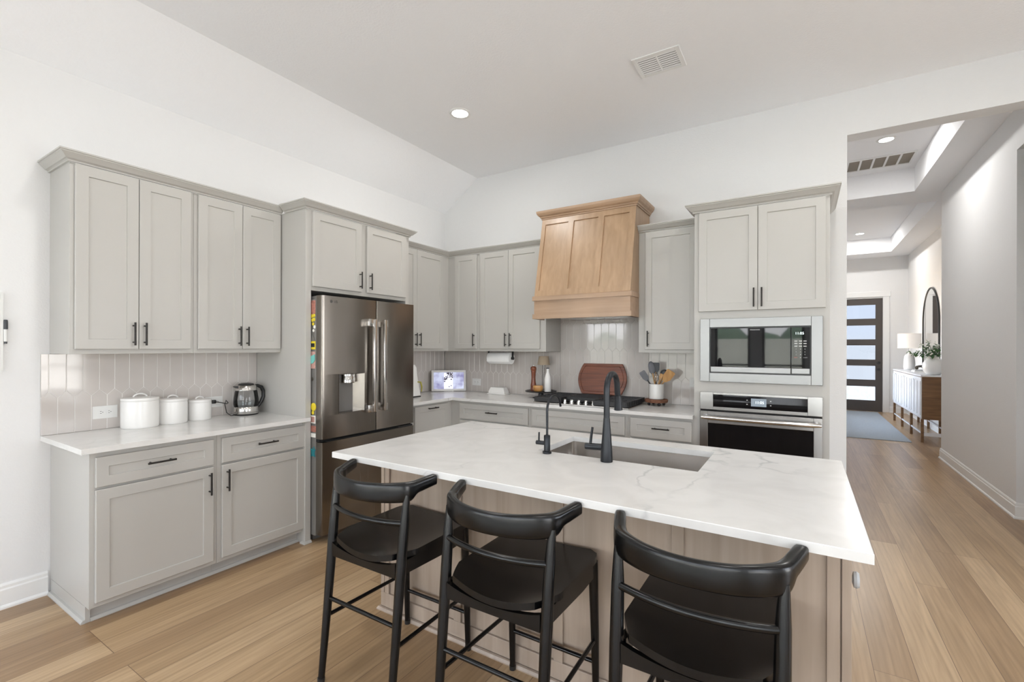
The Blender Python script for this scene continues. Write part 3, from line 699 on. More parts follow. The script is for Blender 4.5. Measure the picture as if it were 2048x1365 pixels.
# ------------------------------------------------------------------ range hood
t = thing('range_hood', 'light maple wooden range hood over the cooktop, tapered with three panels', 'range hood', (2.018, 0, 1.69)); ox, oz = 2.018, 1.69
hx0, hx1 = 1.5618 - ox, 2.4735 - ox
band = lambda z0, z1, p: [(0, z0), (p, z0), (p, z1), (0, z1)]
pth = lambda yb, yf: [(hx0, yb), (hx0, yf), (hx1, yf), (hx1, yb)]
# cabinets stand close by on both sides, so the trims start in front of them
MB().sweep(pth(-0.365, -0.568), [(0, 0), (0.012, 0), (0.012, 0.044), (0, 0.044)]).build('lower_trim', M['maple_h'], t)
MB().sweep(pth(-0.365, -0.568), [(0, 0.168), (0.014, 0.168), (0.014, 0.206), (0.009, 0.211), (0, 0.211)]).build('upper_trim', M['maple_h'], t)
b = MB(); w = 0.02
b.box(hx0, hx1, -0.568, -0.548, 0, 0.211).box(hx0, hx0 + w, -0.548, -0.003, 0.02, 0.211).box(hx1 - w, hx1, -0.548, -0.003, 0.02, 0.211)
b.box(hx0 + w, hx1 - w, -0.548, -0.003, 0.03, 0.045)
b.build('fascia', M['maple_h'], t)
zt, zb_, yt, yb = 2.662 - oz, 0.211, -0.405, -0.565
side = [(-0.003, zb_), (yb + 0.012, zb_), (yt + 0.012, zt), (-0.003, zt)]
for a_ in (hx0, hx1 - 0.02): MB().prism(side, a_, a_ + 0.02, 'x').build('side_panel', M['maple'], t)
sl = math.hypot(zt - zb_, yt - yb); dy, dz = (yt - yb) / sl, (zt - zb_) / sl
FH = lambda u, v, d: (u, yb + dy * v - dz * d, zb_ + dz * v + dy * d)
fr = MB(); us = [(hx0, hx0 + 0.038), (hx0 + 0.277, hx0 + 0.332), (hx0 + 0.572, hx0 + 0.627), (hx1 - 0.055, hx1)]
def slab(mb, u0, u1, v0, v1, d0, d1): mb.loft([[FH(u0, v0, d), FH(u1, v0, d), FH(u1, v1, d), FH(u0, v1, d)] for d in (d0, d1)])
for a, c in us: slab(fr, a, c, 0, sl, -0.0135, 0.0)
for i in range(3):
    slab(fr, us[i][1], us[i + 1][0], 0, 0.055, -0.0135, 0.0); slab(fr, us[i][1], us[i + 1][0], sl - 0.065, sl, -0.0135, 0.0)
fr.build('front_frame', M['maple'], t)
for i in range(3):
    p = MB(); slab(p, us[i][1] - 0.004, us[i + 1][0] + 0.004, 0.05, sl - 0.06, -0.020, -0.0115); p.build('front_panel', M['maple'], t)
MB().sweep([(hx0, -0.003), (hx0, yt), (hx1, yt), (hx1, -0.003)], [(u, zt + z) for u, z in [(0, -0.012), (0.008, -0.012), (0.008, 0.0), (0.016, 0.004), (0.020, 0.014), (0.034, 0.026), (0.044, 0.044), (0.046, 0.054), (0.046, 0.066), (0, 0.066)]]).build('crown', M['maple_h'], t)
MB().box(-0.38, 0.38, -0.50, -0.10, 0.010, 0.029).build('filter', M['steel'], t)

# ------------------------------------------------------------------ refrigerator
t = thing('refrigerator', 'dark stainless french-door refrigerator with a water dispenser', 'refrigerator', (0.02, -1.78, 0)); oy = -1.78; ox = 0.02
q = lambda y: y - oy
MB().box(0.0, 0.665, q(-2.2435), q(-1.318), 0.05, 1.775, 0.004).box(0.08, 0.6, q(-2.22), q(-1.34), 0.0, 0.05).build('body', M['fridge_side'], t)
MB().box(0.56, 0.70, q(-2.235), q(-2.12), 1.776, 1.80, 0.003).box(0.56, 0.70, q(-1.44), q(-1.325), 1.776, 1.80, 0.003).build('hinge_cover', M['fridge_side'], t)
XF, XB = 0.74, 0.672
def fr_box(mb, y0, y1, z0, z1, r=0.018):
    pl = [(XB, q(y0)), (XF - r, q(y0)), (XF - r * .3, q(y0) + r * .3), (XF, q(y0) + r), (XF, q(y1) - 0.004), (XF - 0.004, q(y1)), (XB, q(y1))]
    mb.prism(pl, z0, z1); return mb
hole = (-2.102, -1.848, 0.925, 1.225)
D = MB()
fr_box(D, -2.244, -1.7465, 1.225, 1.800)
fr_box(D, -2.244, -1.7465, 0.757, 0.925)
fr_box(D, -2.244, -2.102, 0.925, 1.225); D.box(XB, XF, q(-1.848), q(-1.7465), 0.925, 1.225)
ld = D.build('door', M['fridge'], t, 30)
ld['label'] = 'left fridge door with dispenser'
rec = MB().box(XB - 0.06, XB - 0.052, q(-2.102), q(-1.848), 0.925, 1.225)
rec.box(XB - 0.052, XF - 0.002, q(-2.102), q(-2.098), 0.925, 1.225).box(XB - 0.052, XF - 0.002, q(-1.852), q(-1.848), 0.925, 1.225)
rec.box(XB - 0.052, XF - 0.002, q(-2.098), q(-1.852), 0.925, 0.931).box(XB - 0.052, XF - 0.002, q(-2.098), q(-1.852), 1.219, 1.225)
rec.prism([(XF - 0.004, q(-1.852)), (XF - 0.004, q(-1.860)), (XB - 0.03, q(-1.935)), (XB - 0.052, q(-1.945)), (XB - 0.052, q(-1.852))], 0.931, 1.219)
rec.build('dispenser_recess', M['fridge'], ld)
MB().box(XB - 0.05, XB - 0.035, q(-2.085), q(-1.975), 0.985, 1.150, 0.004).build('dispenser_paddle', M['fridge_side'], ld)
MB().lathe([(0, 1.15), (0.055, 1.15), (0.06, 1.155), (0.06, 1.19), (0.057, 1.195), (0.057, 1.218), (0, 1.218)], (XB + 0.012, q(-1.985), 0), 28).build('dispenser_nozzle', M['chrome'], ld, 40)
text_mesh('brand_mark', 'LG', 0.026, M['printdark'], ld, at(FX, XF + 0.0006, q(-2.132), 1.760))
MB().lathe([(0, 0), (0.011, 0), (0.011, 0.001), (0, 0.001)], (XF, q(-2.170), 1.760), 20, 'x').build('brand_emblem', M['printdark'], ld)
rd = fr_box(MB(), -1.7415, -1.318, 0.757, 1.800, 0.004).build('door', M['fridge'], t, 30)
fd = fr_box(MB(), -2.244, -1.318, 0.062, 0.733).build('freezer_drawer', M['fridge'], t, 30)
MB().box(0.665, 0.705, q(-2.24), q(-1.32), 0.735, 0.755).build('gasket', M['dark'], t)
MB().box(XF - 0.03, XF + 0.003, q(-2.20), q(-1.335), 0.7345, 0.7375).box(XF - 0.03, XF + 0.003, q(-1.50), q(-1.335), 0.738, 0.748).build('pull_groove', M['dark'], fd)
def fr_handle(par, ya, yb_, yblk):
    h = MB().box(XF + 0.036, XF + 0.060, q(ya), q(yb_), 0.912, 1.648, 0.006)
    h.box(XF, XF + 0.05, q(min(yblk)), q(max(yblk)), 0.912, 0.972, 0.004).box(XF, XF + 0.05, q(min(yblk)), q(max(yblk)), 1.588, 1.648, 0.004)
    h.build('handle', M['steel'], par, 40)
fr_handle(ld, -1.816, -1.786, (-1.866, -1.788)); fr_handle(rd, -1.712, -1.682, (-1.710, -1.664))

# magnets and papers on the fridge's left side
def magnet(name, poly_or_box, mat, label, th=0.003):
    mb = MB()
    x0, x1, z0, z1 = poly_or_box
    mb.box(x0, x1, -2.2445 - th, -2.2445, z0, z1, 0.0008)
    return tag(mb.build(name, M[mat]), label, 'magnet', 'magnets on the side of the fridge')
magnet('photo_magnet', (0.618, 0.682, 1.665, 1.765), 'photo', 'reddish photo strip, topmost on the side of the fridge')
def disc(x, z, r, mb, th=0.004): return mb.lathe([(0, 0), (r, 0), (r, -th * .6), (r * .7, -th), (0, -th)], (x, -2.2445, z), 14, 'y')
m_ = MB()
for dx, dz, r in ((-.012, .03, .014), (.012, .034, .013), (-.008, .0, .013), (.012, .004, .013), (.0, -.028, .012)): disc(.655 + dx, 1.622 + dz, r, m_)
tag(m_.build('flower_magnet', M['yellow'], None, 40), 'cluster of yellow flowers below the photo strip on the fridge side', 'magnet', 'magnets on the side of the fridge')
tag(disc(.672, 1.572, .013, disc(.660, 1.545, .011, MB())).build('daisy_magnet', M['petal'], None, 40), 'two small white discs under the yellow flowers on the fridge side', 'magnet', 'magnets on the side of the fridge')
m_ = MB().prism([(0.628, 1.470), (0.682, 1.470), (0.670, 1.488), (0.656, 1.510), (0.646, 1.492)], -2.2485, -2.2445, 'y')
tag(m_.build('mountain_magnet', M['fridge_side']), 'grey peaked magnet above the yellow sign on the fridge side', 'magnet', 'magnets on the side of the fridge')
mg = magnet('sign_magnet', (0.617, 0.684, 1.408, 1.468), 'yellow', 'yellow sign magnet with black lettering on the fridge side')
MB().box(0.626, 0.676, -2.2482, -2.2473, 1.425, 1.452).build('lettering', M['dark'], mg)
magnet('photo_magnet', (0.622, 0.682, 1.268, 1.392), 'photo2', 'pale photo behind the teal note on the fridge side')
m_ = MB().prism([(0.612, 1.300), (0.622, 1.352), (0.682, 1.372), (0.684, 1.330), (0.662, 1.306)], -2.2535, -2.2485, 'y')
tag(m_.build('teal_note', M['teal']), 'teal paper note clipped below the yellow sign on the fridge side', 'magnet', 'magnets on the side of the fridge')
tag(MB().tube([(0.655, -2.249, 1.205), (0.655, -2.252, 1.188), (0.660, -2.256, 1.180), (0.668, -2.256, 1.184), (0.670, -2.254, 1.195)], 0.003, 8).build('hook_magnet', M['stone'], None, 40), 'small dark hook alone on the middle of the fridge side', 'magnet', 'magnets on the side of the fridge')
m_ = disc(.662, .988, .030, MB()); disc(.655, .945, .014, m_)
tag(m_.build('lemon_magnet', M['yellow'], None, 40), 'round yellow magnet above a small photo, low on the fridge side', 'magnet', 'magnets on the side of the fridge')
mg = magnet('photo_magnet', (0.622, 0.686, 0.868, 0.925), 'petal', 'small white-bordered photo under the round yellow magnet')
MB().box(0.630, 0.678, -2.2482, -2.2473, 0.876, 0.917).build('picture', M['photo2'], mg)
magnet('photo_magnet', (0.630, 0.690, 0.806, 0.850), 'photo', 'dark reddish photo above the white label on the fridge side')
magnet('label_magnet', (0.626, 0.688, 0.766, 0.796), 'petal', 'small white label above the teal turtle on the fridge side')
m_ = MB().ball((0.660, -2.2485, 0.655), 0.022, 0.004, 0.027, 12, 8)
for a in (0.7, 2.4, 3.9, 5.5): m_.ball((0.660 + 0.026 * math.cos(a), -2.2475, 0.655 + 0.032 * math.sin(a)), 0.010, 0.003, 0.009, 8, 6)
m_.ball((0.668, -2.2475, 0.690), 0.008, 0.003, 0.009, 8, 6)
tag(m_.build('turtle_magnet', M['tealdark'], None, 50), 'dark teal turtle magnet, lowest on the fridge side', 'magnet', 'magnets on the side of the fridge')

# ------------------------------------------------------------------ microwave and oven
t = thing('microwave', 'built-in stainless microwave with a black glass door, above the oven', 'microwave', (3.416, -0.612, 1.176)); ox, oy, oz = 3.416, -0.612, 1.176
G = lambda mb, x0, x1, d0, d1, z0, z1, bev=0.0: mb.box(x0 - ox, x1 - ox, -d1 - oy, -d0 - oy, z0 - oz, z1 - oz, bev)
k = MB()
G(k, 3.031, 3.0975, 0.6125, 0.634, 1.176, 1.643, .002); G(k, 3.7355, 3.801, 0.6125, 0.634, 1.176, 1.643, .002)
G(k, 3.0975, 3.7355, 0.6125, 0.634, 1.578, 1.643, .002); G(k, 3.0975, 3.7355, 0.6125, 0.634, 1.176, 1.2415, .002)
k.build('trim_kit', M['steel_kit'], t)
G(MB(), 3.098, 3.735, 0.6125, 0.622, 1.242, 1.5775).build('surround', M['blackp'], t)
dr = G(MB(), 3.106, 3.617, 0.6225, 0.636, 1.289, 1.570, .002).build('door', M['blackglass'], t)
G(MB(), 3.106, 3.617, 0.6225, 0.638, 1.249, 1.2885, .002).build('door_strip', M['steel_kit'], dr)
text_mesh('brand_lettering', 'FRIGIDAIRE', 0.0125, M['print'], dr, at(FY, 3.398 - ox, -0.6364 - oy, 1.556 - oz))
cp = G(MB(), 3.620, 3.729, 0.6225, 0.636, 1.289, 1.570, .002).build('control_panel', M['blackglass'], t)
G(MB(), 3.622, 3.727, 0.6225, 0.638, 1.251, 1.2885, .002).build('open_button', M['steel_kit'], t)
text_mesh('clock', '11:05', 0.024, M['digits'], cp, at(FY, 3.668 - ox, -0.6364 - oy, 1.527 - oz))
for r in range(3):
    for c in range(3):
        text_mesh('key', str(r * 3 + c + 1), 0.011, M['print'], cp, at(FY, 3.648 + c * 0.0255 - ox, -0.6364 - oy, 1.420 - r * 0.019 - oz))
text_mesh('key', '0', 0.011, M['print'], cp, at(FY, 3.6735 - ox, -0.6364 - oy, 1.362 - oz))
text_mesh('key', 'STOP', 0.008, M['redprint'], cp, at(FY, 3.646 - ox, -0.6364 - oy, 1.362 - oz))
text_mesh('key', 'START', 0.008, M['print'], cp, at(FY, 3.7025 - ox, -0.6364 - oy, 1.362 - oz))
for r, z in enumerate((1.475, 1.458, 1.440)):
    for c in range(3): G(MB(), 3.638 + c * 0.0262, 3.656 + c * 0.0262, 0.6360, 0.6364, z - .003, z + .003).build('key', M['print'], cp)

t = thing('wall_oven', 'built-in stainless wall oven with a bar handle, under the microwave', 'oven', (3.416, -0.612, 0.34)); oz = 0.34
k = MB()
G(k, 3.031, 3.123, 0.6125, 0.634, 0.968, 1.097, .002); G(k, 3.7155, 3.801, 0.6125, 0.634, 0.968, 1.097, .002)
G(k, 3.123, 3.7155, 0.6125, 0.634, 1.0815, 1.097, .001); G(k, 3.123, 3.7155, 0.6125, 0.634, 0.968, 0.9905, .001)
k.build('control_frame', M['steel_trim'], t)
cp = G(MB(), 3.1235, 3.715, 0.6125, 0.6325, 0.991, 1.081).build('control_glass', M['blackglass'], t)
G(MB(), 3.374, 3.471, 0.6325, 0.6332, 1.010, 1.066).build('display', M['lcd'], cp)
text_mesh('clock', '11:05', 0.026, M['digits'], cp, at(FY, 3.428 - ox, -0.6336 - oy, 1.038 - oz))
for x in (3.349, 3.497):
    for z in (1.022, 1.052): G(MB(), x - .004, x + .004, 0.6325, 0.6331, z - .003, z + .003).build('key', M['print'], cp)
G(MB(), 3.036, 3.796, 0.6125, 0.622, 0.956, 0.968).build('vent_gap', M['dark'], t)
k = MB()
G(k, 3.031, 3.088, 0.6125, 0.638, 0.345, 0.955, .002); G(k, 3.7495, 3.801, 0.6125, 0.638, 0.345, 0.955, .002)
G(k, 3.088, 3.7495, 0.6125, 0.638, 0.868, 0.955, .002); G(k, 3.088, 3.7495, 0.6125, 0.638, 0.345, 0.42, .002)
dr = k.build('door', M['steel_trim'], t)
G(MB(), 3.0885, 3.749, 0.6125, 0.636, 0.4205, 0.8675).build('window', M['blackglass'], dr)
h = MB(); pts = [(3.050 + i * 0.742 / 14 - ox, -0.690 - 0.016 * math.sin(PI * i / 14) - oy, 0.915 - oz) for i in range(15)]
h.tube(pts, [0.012] + [0.0165] * 13 + [0.012], 14)
for x in (3.075, 3.767): h.tube([(x - ox, -0.636 - oy, 0.915 - oz), (x - ox, -0.692 - oy, 0.915 - oz)], 0.011, 10)
h.build('handle', M['steel'], dr, 50)

# ------------------------------------------------------------------ cooktop
t = thing('gas_cooktop', 'black and stainless gas cooktop with five knobs under the hood', 'cooktop', (2.022, -0.345, 0.915)); ox, oy, oz = 2.022, -0.345, 0.915
L3 = lambda mb, x0, x1, y0, y1, z0, z1, bev=0: mb.box(x0 - ox, x1 - ox, y0 - oy, y1 - oy, z0 - oz, z1 - oz, bev)
L3(MB(), 1.572, 2.472, -0.605, -0.085, 0.915, 0.925, .003).build('pan', M['steel'], t)
def grate(x0, x1, y0, y1):
    g = MB(); zt, zb_ = 0.972, 0.930; w = 0.012
    for a, c in ((x0, x0 + w), (x1 - w, x1)): L3(g, a, c, y0, y1, zb_, zt, .002)
    for a, c in ((y0, y0 + w), (y1 - w, y1)): L3(g, x0 + w, x1 - w, a, c, zb_, zt, .002)
    n = 7
    for i in range(1, n):
        y = y0 + (y1 - y0) * i / n; L3(g, x0 + w, x1 - w, y - .004, y + .004, zt - .016, zt, .001)
    for i in range(1, 4):
        x = x0 + (x1 - x0) * i / 4; L3(g, x - .004, x + .004, y0 + w, y1 - w, zt - .02, zt - .004, .001)
    m_ = 11
    for i in range(m_):                      # fins along the open sides
        y = y0 + (y1 - y0) * (i + .5) / m_; L3(g, x1, x1 + .005, y - .010, y + .006, zb_ + .004, zt - .004)
    g.build('grate', M['iron'], t)
grate(1.580, 1.826, -0.594, -0.095); grate(1.832, 2.150, -0.440, -0.095); grate(2.156, 2.460, -0.594, -0.095)
for x, y, r in ((1.70, -.46, .045), (1.70, -.22, .038), (1.99, -.27, .06), (2.31, -.46, .038), (2.31, -.22, .045)):
    MB().lathe([(0, 0), (r * .8, 0), (r * .8, .012), (r, .014), (r, .020), (r * .9, .023), (0, .023)], (x - ox, y - oy, 0.9255 - oz), 20).build('burner', M['iron'], t, 40)
for x in (1.849, 1.918, 1.987, 2.057, 2.127):
    MB().lathe([(0, 0), (.021, 0), (.021, .006), (.0165, .008), (.0155, .028), (.014, .031), (0, .031)], (x - ox, -0.505 - oy, 0.9255 - oz), 20).build('knob', M['chrome'], t, 40)

# ------------------------------------------------------------------ things on the back counter
CT = 0.9145
# cutting board leaning on the wall behind the grates
cb = MB(); hw0, hw1, hh = 0.197, 0.247, 0.150; pl = []
for i in range(13):
    s = -1 + 2 * i / 12; pl.append((hw0 + (hw1 - hw0) * math.cos(s * PI / 2) ** 0.9 if abs(s) < 1 else hw0, s * hh))
poly = pl + [(-x, z) for x, z in pl[::-1]]
sc = lambda k: [(x * k, z * (1 - (1 - k) * 1.5)) for x, z in poly]
def ring(p, y): return [(x, y, z + hh) for x, z in p]
cb.loft([ring(poly, 0.018), ring(poly, 0.003), ring(sc(0.985), 0.0), ring(sc(0.90), 0.0), ring(sc(0.89), 0.004), ring(sc(0.875), 0.004), ring(sc(0.865), 0.0)])
o = cb.build('cutting_board', M['walnut'], None, 35); o.location = (2.032, -0.092, 0.9735); o.rotation_euler = (math.radians(-10), 0, 0)
tag(o, 'reddish walnut cutting board leaning on the tiles behind the cooktop', 'cutting board')
# utensil crock on a wood slice
cx, cy = 2.583, -0.165
t = thing('wood_slice_riser', 'round bark-edged wood slice on black ball feet, under the utensil crock', 'riser', (cx, cy, CT))
rs = MB(); rnd = random.Random(3); ang = [2 * PI * i / 36 for i in range(36)]; rr = [0.098 + rnd.uniform(-.006, .006) for _ in ang]
rs.loft([[(r * k * math.cos(a), r * k * math.sin(a), z) for a, r in zip(ang, rr)] for z, k in ((0.028, .96), (0.032, 1.0), (0.050, 1.02), (0.056, .97))])
rs.build('slice', M['bark'], t, 40)
for a in (0.6, 2.2, 3.8, 5.3): MB().ball((0.068 * math.cos(a), 0.068 * math.sin(a), 0.014), 0.014, None, None, 12, 8).build('foot', M['black_metal'], t, 60)
cz = CT + 0.0565
tag(MB().lathe([(0, 0), (0.058, 0), (0.063, 0.004), (0.064, 0.128), (0.0625, 0.134), (0.058, 0.134), (0.057, 0.12), (0.054, 0.012), (0, 0.010)], (0, 0, 0), 36).build('utensil_crock', M['white'], None, 40, (cx, cy, cz)),
    'white ceramic utensil crock standing on the wood slice beside the cooktop', 'crock')
def orient(dr):
    y = Vector((-.25, 1, 0)); y = (y - dr * y.dot(dr)).normalized(); x = y.cross(dr)
    return Matrix((x, y, dr)).transposed().to_4x4()
def utensil(name, base, tip, head, hm, handle_m, label, hr=0.006):
    t = thing(name, label, 'utensil', (cx, cy, cz + 0.012), 0, 'utensils in the white crock')
    b, p = Vector(base), Vector(tip); MB().tube([b, b.lerp(p, .5), p], hr, 8).build('shaft', M[handle_m], t, 50)
    head(t, b, p, hm)
def head_spoon(w, l, th=0.006):
    def f(t, b, p, hm):
        dr = (p - b).normalized(); c = p + dr * l * .8
        mb = MB().ball((0, 0, 0), w, th, l, 16, 10); mb.tf(Matrix.Translation(c) @ orient(dr))
        mb.build('head', M[hm], t, 60)
    return f
def head_flat(w0, w1, l, th=0.004, slots=0):
    def f(t, b, p, hm):
        dr = (p - b).normalized(); mb = MB()
        mb.prism([(-w0, 0), (w0, 0), (w1, l * .35), (w1 * 1.02, l * .93), (w1 * .8, l), (-w1 * .8, l), (-w1 * 1.02, l * .93), (-w1, l * .35)], -th, th, 'y')
        mb.tf(Matrix.Translation(p - dr * .01) @ orient(dr)); mb.build('head', M[hm], t, 30)
    return f
def head_whisk(t, b, p, hm):
    dr = (p - b).normalized(); mb = MB()
    for k in range(6):
        a = PI * k / 6; pts = []
        for i in range(13):
            u = i / 12; r = 0.026 * math.sin(PI * u) ** .8 if 0 < u < 1 else 0.0
            s = 1 if True else 0
            zz = 0.088 * (1 - abs(1 - 2 * u) ** 1.6); rr_ = 0.026 * math.sin(2 * PI * u) if False else 0.026 * math.cos(PI * u)
            rr_ *= (1 - (abs(1 - 2 * u)) ** 4) ** .5
            pts.append((rr_ * math.cos(a), rr_ * math.sin(a), zz))
        mb.tube(pts, 0.0013, 6)
    mb.tf(Matrix.Translation(p) @ orient(dr)); mb.build('wires', M[hm], t, 60)
utensil('silicone_spoon', (.01, 0, 0), (-.035, .01, .215), head_spoon(.029, .060), 'greysil', 'lightwood', 'tall grey spoon, tallest at the left of the white crock')
utensil('silicone_spatula', (-.01, .01, 0), (-.012, .025, .225), head_flat(.014, .031, .095), 'darksil', 'lightwood', 'dark grey slotted turner standing behind the tall grey spoon')
utensil('spatula', (.03, -.01, 0), (-.075, -.02, .155), head_flat(.012, .027, .10), 'greysil', 'blackp', 'grey spatula leaning far out to the left of the white crock')
utensil('whisk', (-.005, -.01, 0), (.004, -.02, .135), head_whisk, 'chrome', 'darksil', 'wire whisk in the middle of the white crock')
utensil('ladle', (-.03, .01, 0), (.055, .02, .185), head_spoon(.040, .038, .020), 'darksil', 'lightwood', 'charcoal ladle behind the wooden turner in the crock')
utensil('pasta_fork', (-.02, -.01, 0), (.040, -.012, .18), head_flat(.008, .014, .045), 'lightwood', 'lightwood', 'slim beige fork right of the whisk in the crock')
utensil('wooden_turner', (-.035, 0, 0), (.075, -.01, .155), head_flat(.014, .038, .115), 'lightwood', 'lightwood', 'broad wooden turner leaning out to the right of the crock')
# pedestal tray with mill, lamp, cruet, salt cellar and bottle
tx, ty = 1.428, -0.185; TZP = 0.985
t = thing('pedestal_tray', 'round black footed tray left of the cooktop, holding a wooden mill', 'tray', (tx, ty, CT))
MB().lathe([(0, 0), (.085, 0), (.085, .006), (.03, .016), (.025, .045), (.06, .056), (0, .056)], (0, 0, 0), 36).build('foot', M['black_metal'], t, 40)
MB().lathe([(0, .0565), (.10, .0565), (.158, .062), (.160, .072), (.155, .073), (.15, .0695), (0, .0695)], (0, 0, 0), 48).build('plate', M['black_metal'], t, 40)
pz = CT + 0.070
t = thing('pepper_mill', 'tall reddish-brown wooden pepper mill at the left of the black tray', 'pepper mill', (1.352, -0.205, pz))
MB().lathe([(0, 0), (.030, 0), (.031, .004), (.030, .03), (.027, .034), (.029, .038), (.029, .06), (.024, .085), (.0205, .13), (.0225, .175), (.026, .20), (.026, .203), (0, .203)], (0, 0, 0), 28).build('mill_body', M['millwood'], t, 40)
MB().lathe([(0, .2035), (.025, .2035), (.029, .212), (.031, .225), (.029, .238), (.020, .247), (0, .250)], (0, 0, 0), 28).build('head', M['millwood'], t, 40)
MB().lathe([(0, .249), (.003, .249), (.0035, .262), (0, .264)], (0, 0, 0), 10).build('finial', M['chrome'], t, 40)
t = thing('salt_cellar', 'small round light-wood lidded salt cellar at the front of the black tray', 'salt cellar', (1.436, -0.262, pz))
MB().lathe([(0, 0), (.035, 0), (.045, .008), (.050, .026), (.049, .042), (0, .042)], (0, 0, 0), 28).build('bowl', M['acacia'], t, 40)
MB().lathe([(0, .0425), (.0495, .0425), (.049, .052), (.045, .060), (0, .062)], (0, 0, 0), 28).build('lid', M['acacia'], t, 40)
t = thing('cruet', 'small clear glass cruet behind the wooden salt cellar', 'cruet', (1.480, -0.150, pz))
MB().lathe([(0, 0), (.026, 0), (.028, .004), (.027, .06), (.012, .085), (.010, .115), (.013, .120)], (0, 0, 0), 20).build('bottle', M['clear'], t, 40)
MB().ball((0, 0, .127), .010, None, None, 12, 8).build('stopper', M['clear'], t, 60)
t = thing('table_lamp', 'little lamp with a taupe shade and clear stem on the black tray', 'lamp', (1.425, -0.120, pz))
MB().lathe([(0, 0), (.045, 0), (.045, .008), (.012, .014), (.0115, .262), (0, .262)], (0, 0, 0), 24).build('stem', M['clear'], t, 40)
MB().lathe([(.066, .262), (.0485, .352), (.047, .352), (.0645, .262)], (0, 0, 0), 36).build('lamp_shade', M['shade'], t, 40)
MB().tube([(-.064, 0, .275), (.064, 0, .275)], .0015, 6).build('shade_fitting', M['chrome'], t)
t = thing('milk_bottle', 'white bottle with a dark stopper at the right of the black tray', 'bottle', (1.532, -0.235, pz))
MB().lathe([(0, 0), (.030, 0), (.033, .004), (.0335, .12), (.030, .15), (.020, .178), (.013, .195), (.0125, .222), (.0145, .224), (.0145, .229), (0, .229)], (0, 0, 0), 28).build('bottle', M['white'], t, 40)
MB().lathe([(0, .2295), (.0155, .2295), (.0155, .238), (0, .239)], (0, 0, 0), 18).build('stopper', M['darksil'], t, 40)
# butter dish
t = thing('butter_dish', 'white lidded butter dish on the back counter, under the paper towel roll', 'butter dish', (0.868, -0.120, CT), 0.0)
MB().box(-.118, .118, -.055, .055, 0, .010, .004).build('dish', M['white'], t)
MB().loft([[(-x, -y, z), (x, -y, z), (x, y, z), (-x, y, z)] for x, y, z in ((.104, .046, .0105), (.103, .045, .030), (.085, .034, .070), (.080, .030, .074))]).build('lid', M['white'], t, 20)
# paper towel roll under the wall cabinet
t = thing('paper_towel_holder', 'white paper towel roll hung under the wall cabinet left of the hood', 'paper towel holder', (0.925, -0.170, 1.3835))
rl = MB().lathe([(.020, -.142), (.0605, -.142), (.0625, -.138), (.0625, .138), (.0605, .142), (.020, .142)], (0, 0, -.075), 36, 'x')
rl.box(-.138, .138, -.0632, -.0615, -.11, -.075); rl.build('paper_roll', M['paper'], t, 40)
hb = MB().tube([(-.16, 0, -.075), (.16, 0, -.075)], .009, 10)
for x in (-.155, .155): hb.box(x - .004, x + .004, -.012, .012, -.085, -.0005)
hb.lathe([(0, .143), (.016, .143), (.016, .166), (0, .166)], (0, 0, -.075), 14, 'x')
hb.box(-.159, .159, -.012, .012, -.004, -.0005).build('holder', M['black_metal'], t, 40)
# digital photo frame across the corner
t = thing('digital_photo_frame', 'white digital photo frame lit in the counter corner', 'photo frame', (0.219, -0.184, CT), PI / 4)
mw, mh = 0.1975, 0.244; tilt = Matrix.Rotation(math.radians(-6), 4, 'X')
f = MB(); b_ = 0.024
for x0, x1, z0, z1 in ((-mw, -mw + b_, .004, mh), (mw - b_, mw, .004, mh), (-mw + b_, mw - b_, mh - b_, mh), (-mw + b_, mw - b_, .004, .004 + b_)): f.box(x0, x1, -.016, 0, z0, z1, .001)
f.box(-mw + .002, mw - .002, 0, .010, .006, mh - .002); f.tf(tilt).build('frame', M['whitematte'], t)
MB().box(-mw + b_, mw - b_, -.012, -.004, .004 + b_, mh - b_).tf(tilt).build('screen', M['screen'], t)
MB().box(-.056, .048, -.0127, -.0122, .030, .215).tf(tilt).build('picture', M['screen_light'], t)
pic = MB(); rp_ = random.Random(2)
for _ in range(34):
    x, z = rp_.uniform(-.052, .044), rp_.uniform(.150, .212); pic.box(x - .006, x + .006, -.0133, -.0129, z - .007, z + .007)
for x, z, w in ((-.045, .135, .012), (-.03, .142, .016), (.028, .138, .008), (.022, .066, .010), (.004, .055, .006), (-.048, .115, .008)): pic.box(x - w, x + w, -.0133, -.0129, z - .006, z + .006)
pic.tf(tilt).build('picture_foliage', M['screen_dark'], t)
fig = MB().ball((0, -.0136, .175), .010, .0004, .012, 12, 8)
fig.prism([(-.03, .06), (.022, .06), (.018, .12), (.020, .160), (-.014, .160), (-.022, .12)], -.0138, -.0134, 'y')
fig.tf(tilt).build('picture_figure', M['screen_light'], t)
MB().box(-.055, .055, -.006, .06, 0.0, .006).tf(Matrix()).build('stand', M['whitematte'], t)
# white appliance half hidden by the fridge
t = thing('can_opener', 'white upright appliance with an olive lever, half hidden behind the fridge', 'appliance', (0.300, -0.838, CT))
MB().box(-.05, .05, -.07, .055, 0, .012, .004).build('foot', M['blackp'], t)
MB().loft([[(-.045 * k, -.06 * k + o_, z), (.045 * k, -.06 * k + o_, z), (.045 * k, .05 * k + o_, z), (-.045 * k, .05 * k + o_, z)] for z, k, o_ in ((.0125, 1, 0), (.10, .85, -.004), (.22, .62, -.012), (.30, .55, -.018), (.33, .35, -.022))]).build('housing', M['white'], t, 50)
MB().tube([(.045, .01, .155), (.052, .045, .150), (.052, .062, .10), (.050, .058, .05)], [.006, .009, .008, .005], 10).build('lever', M['olive'], t, 50)

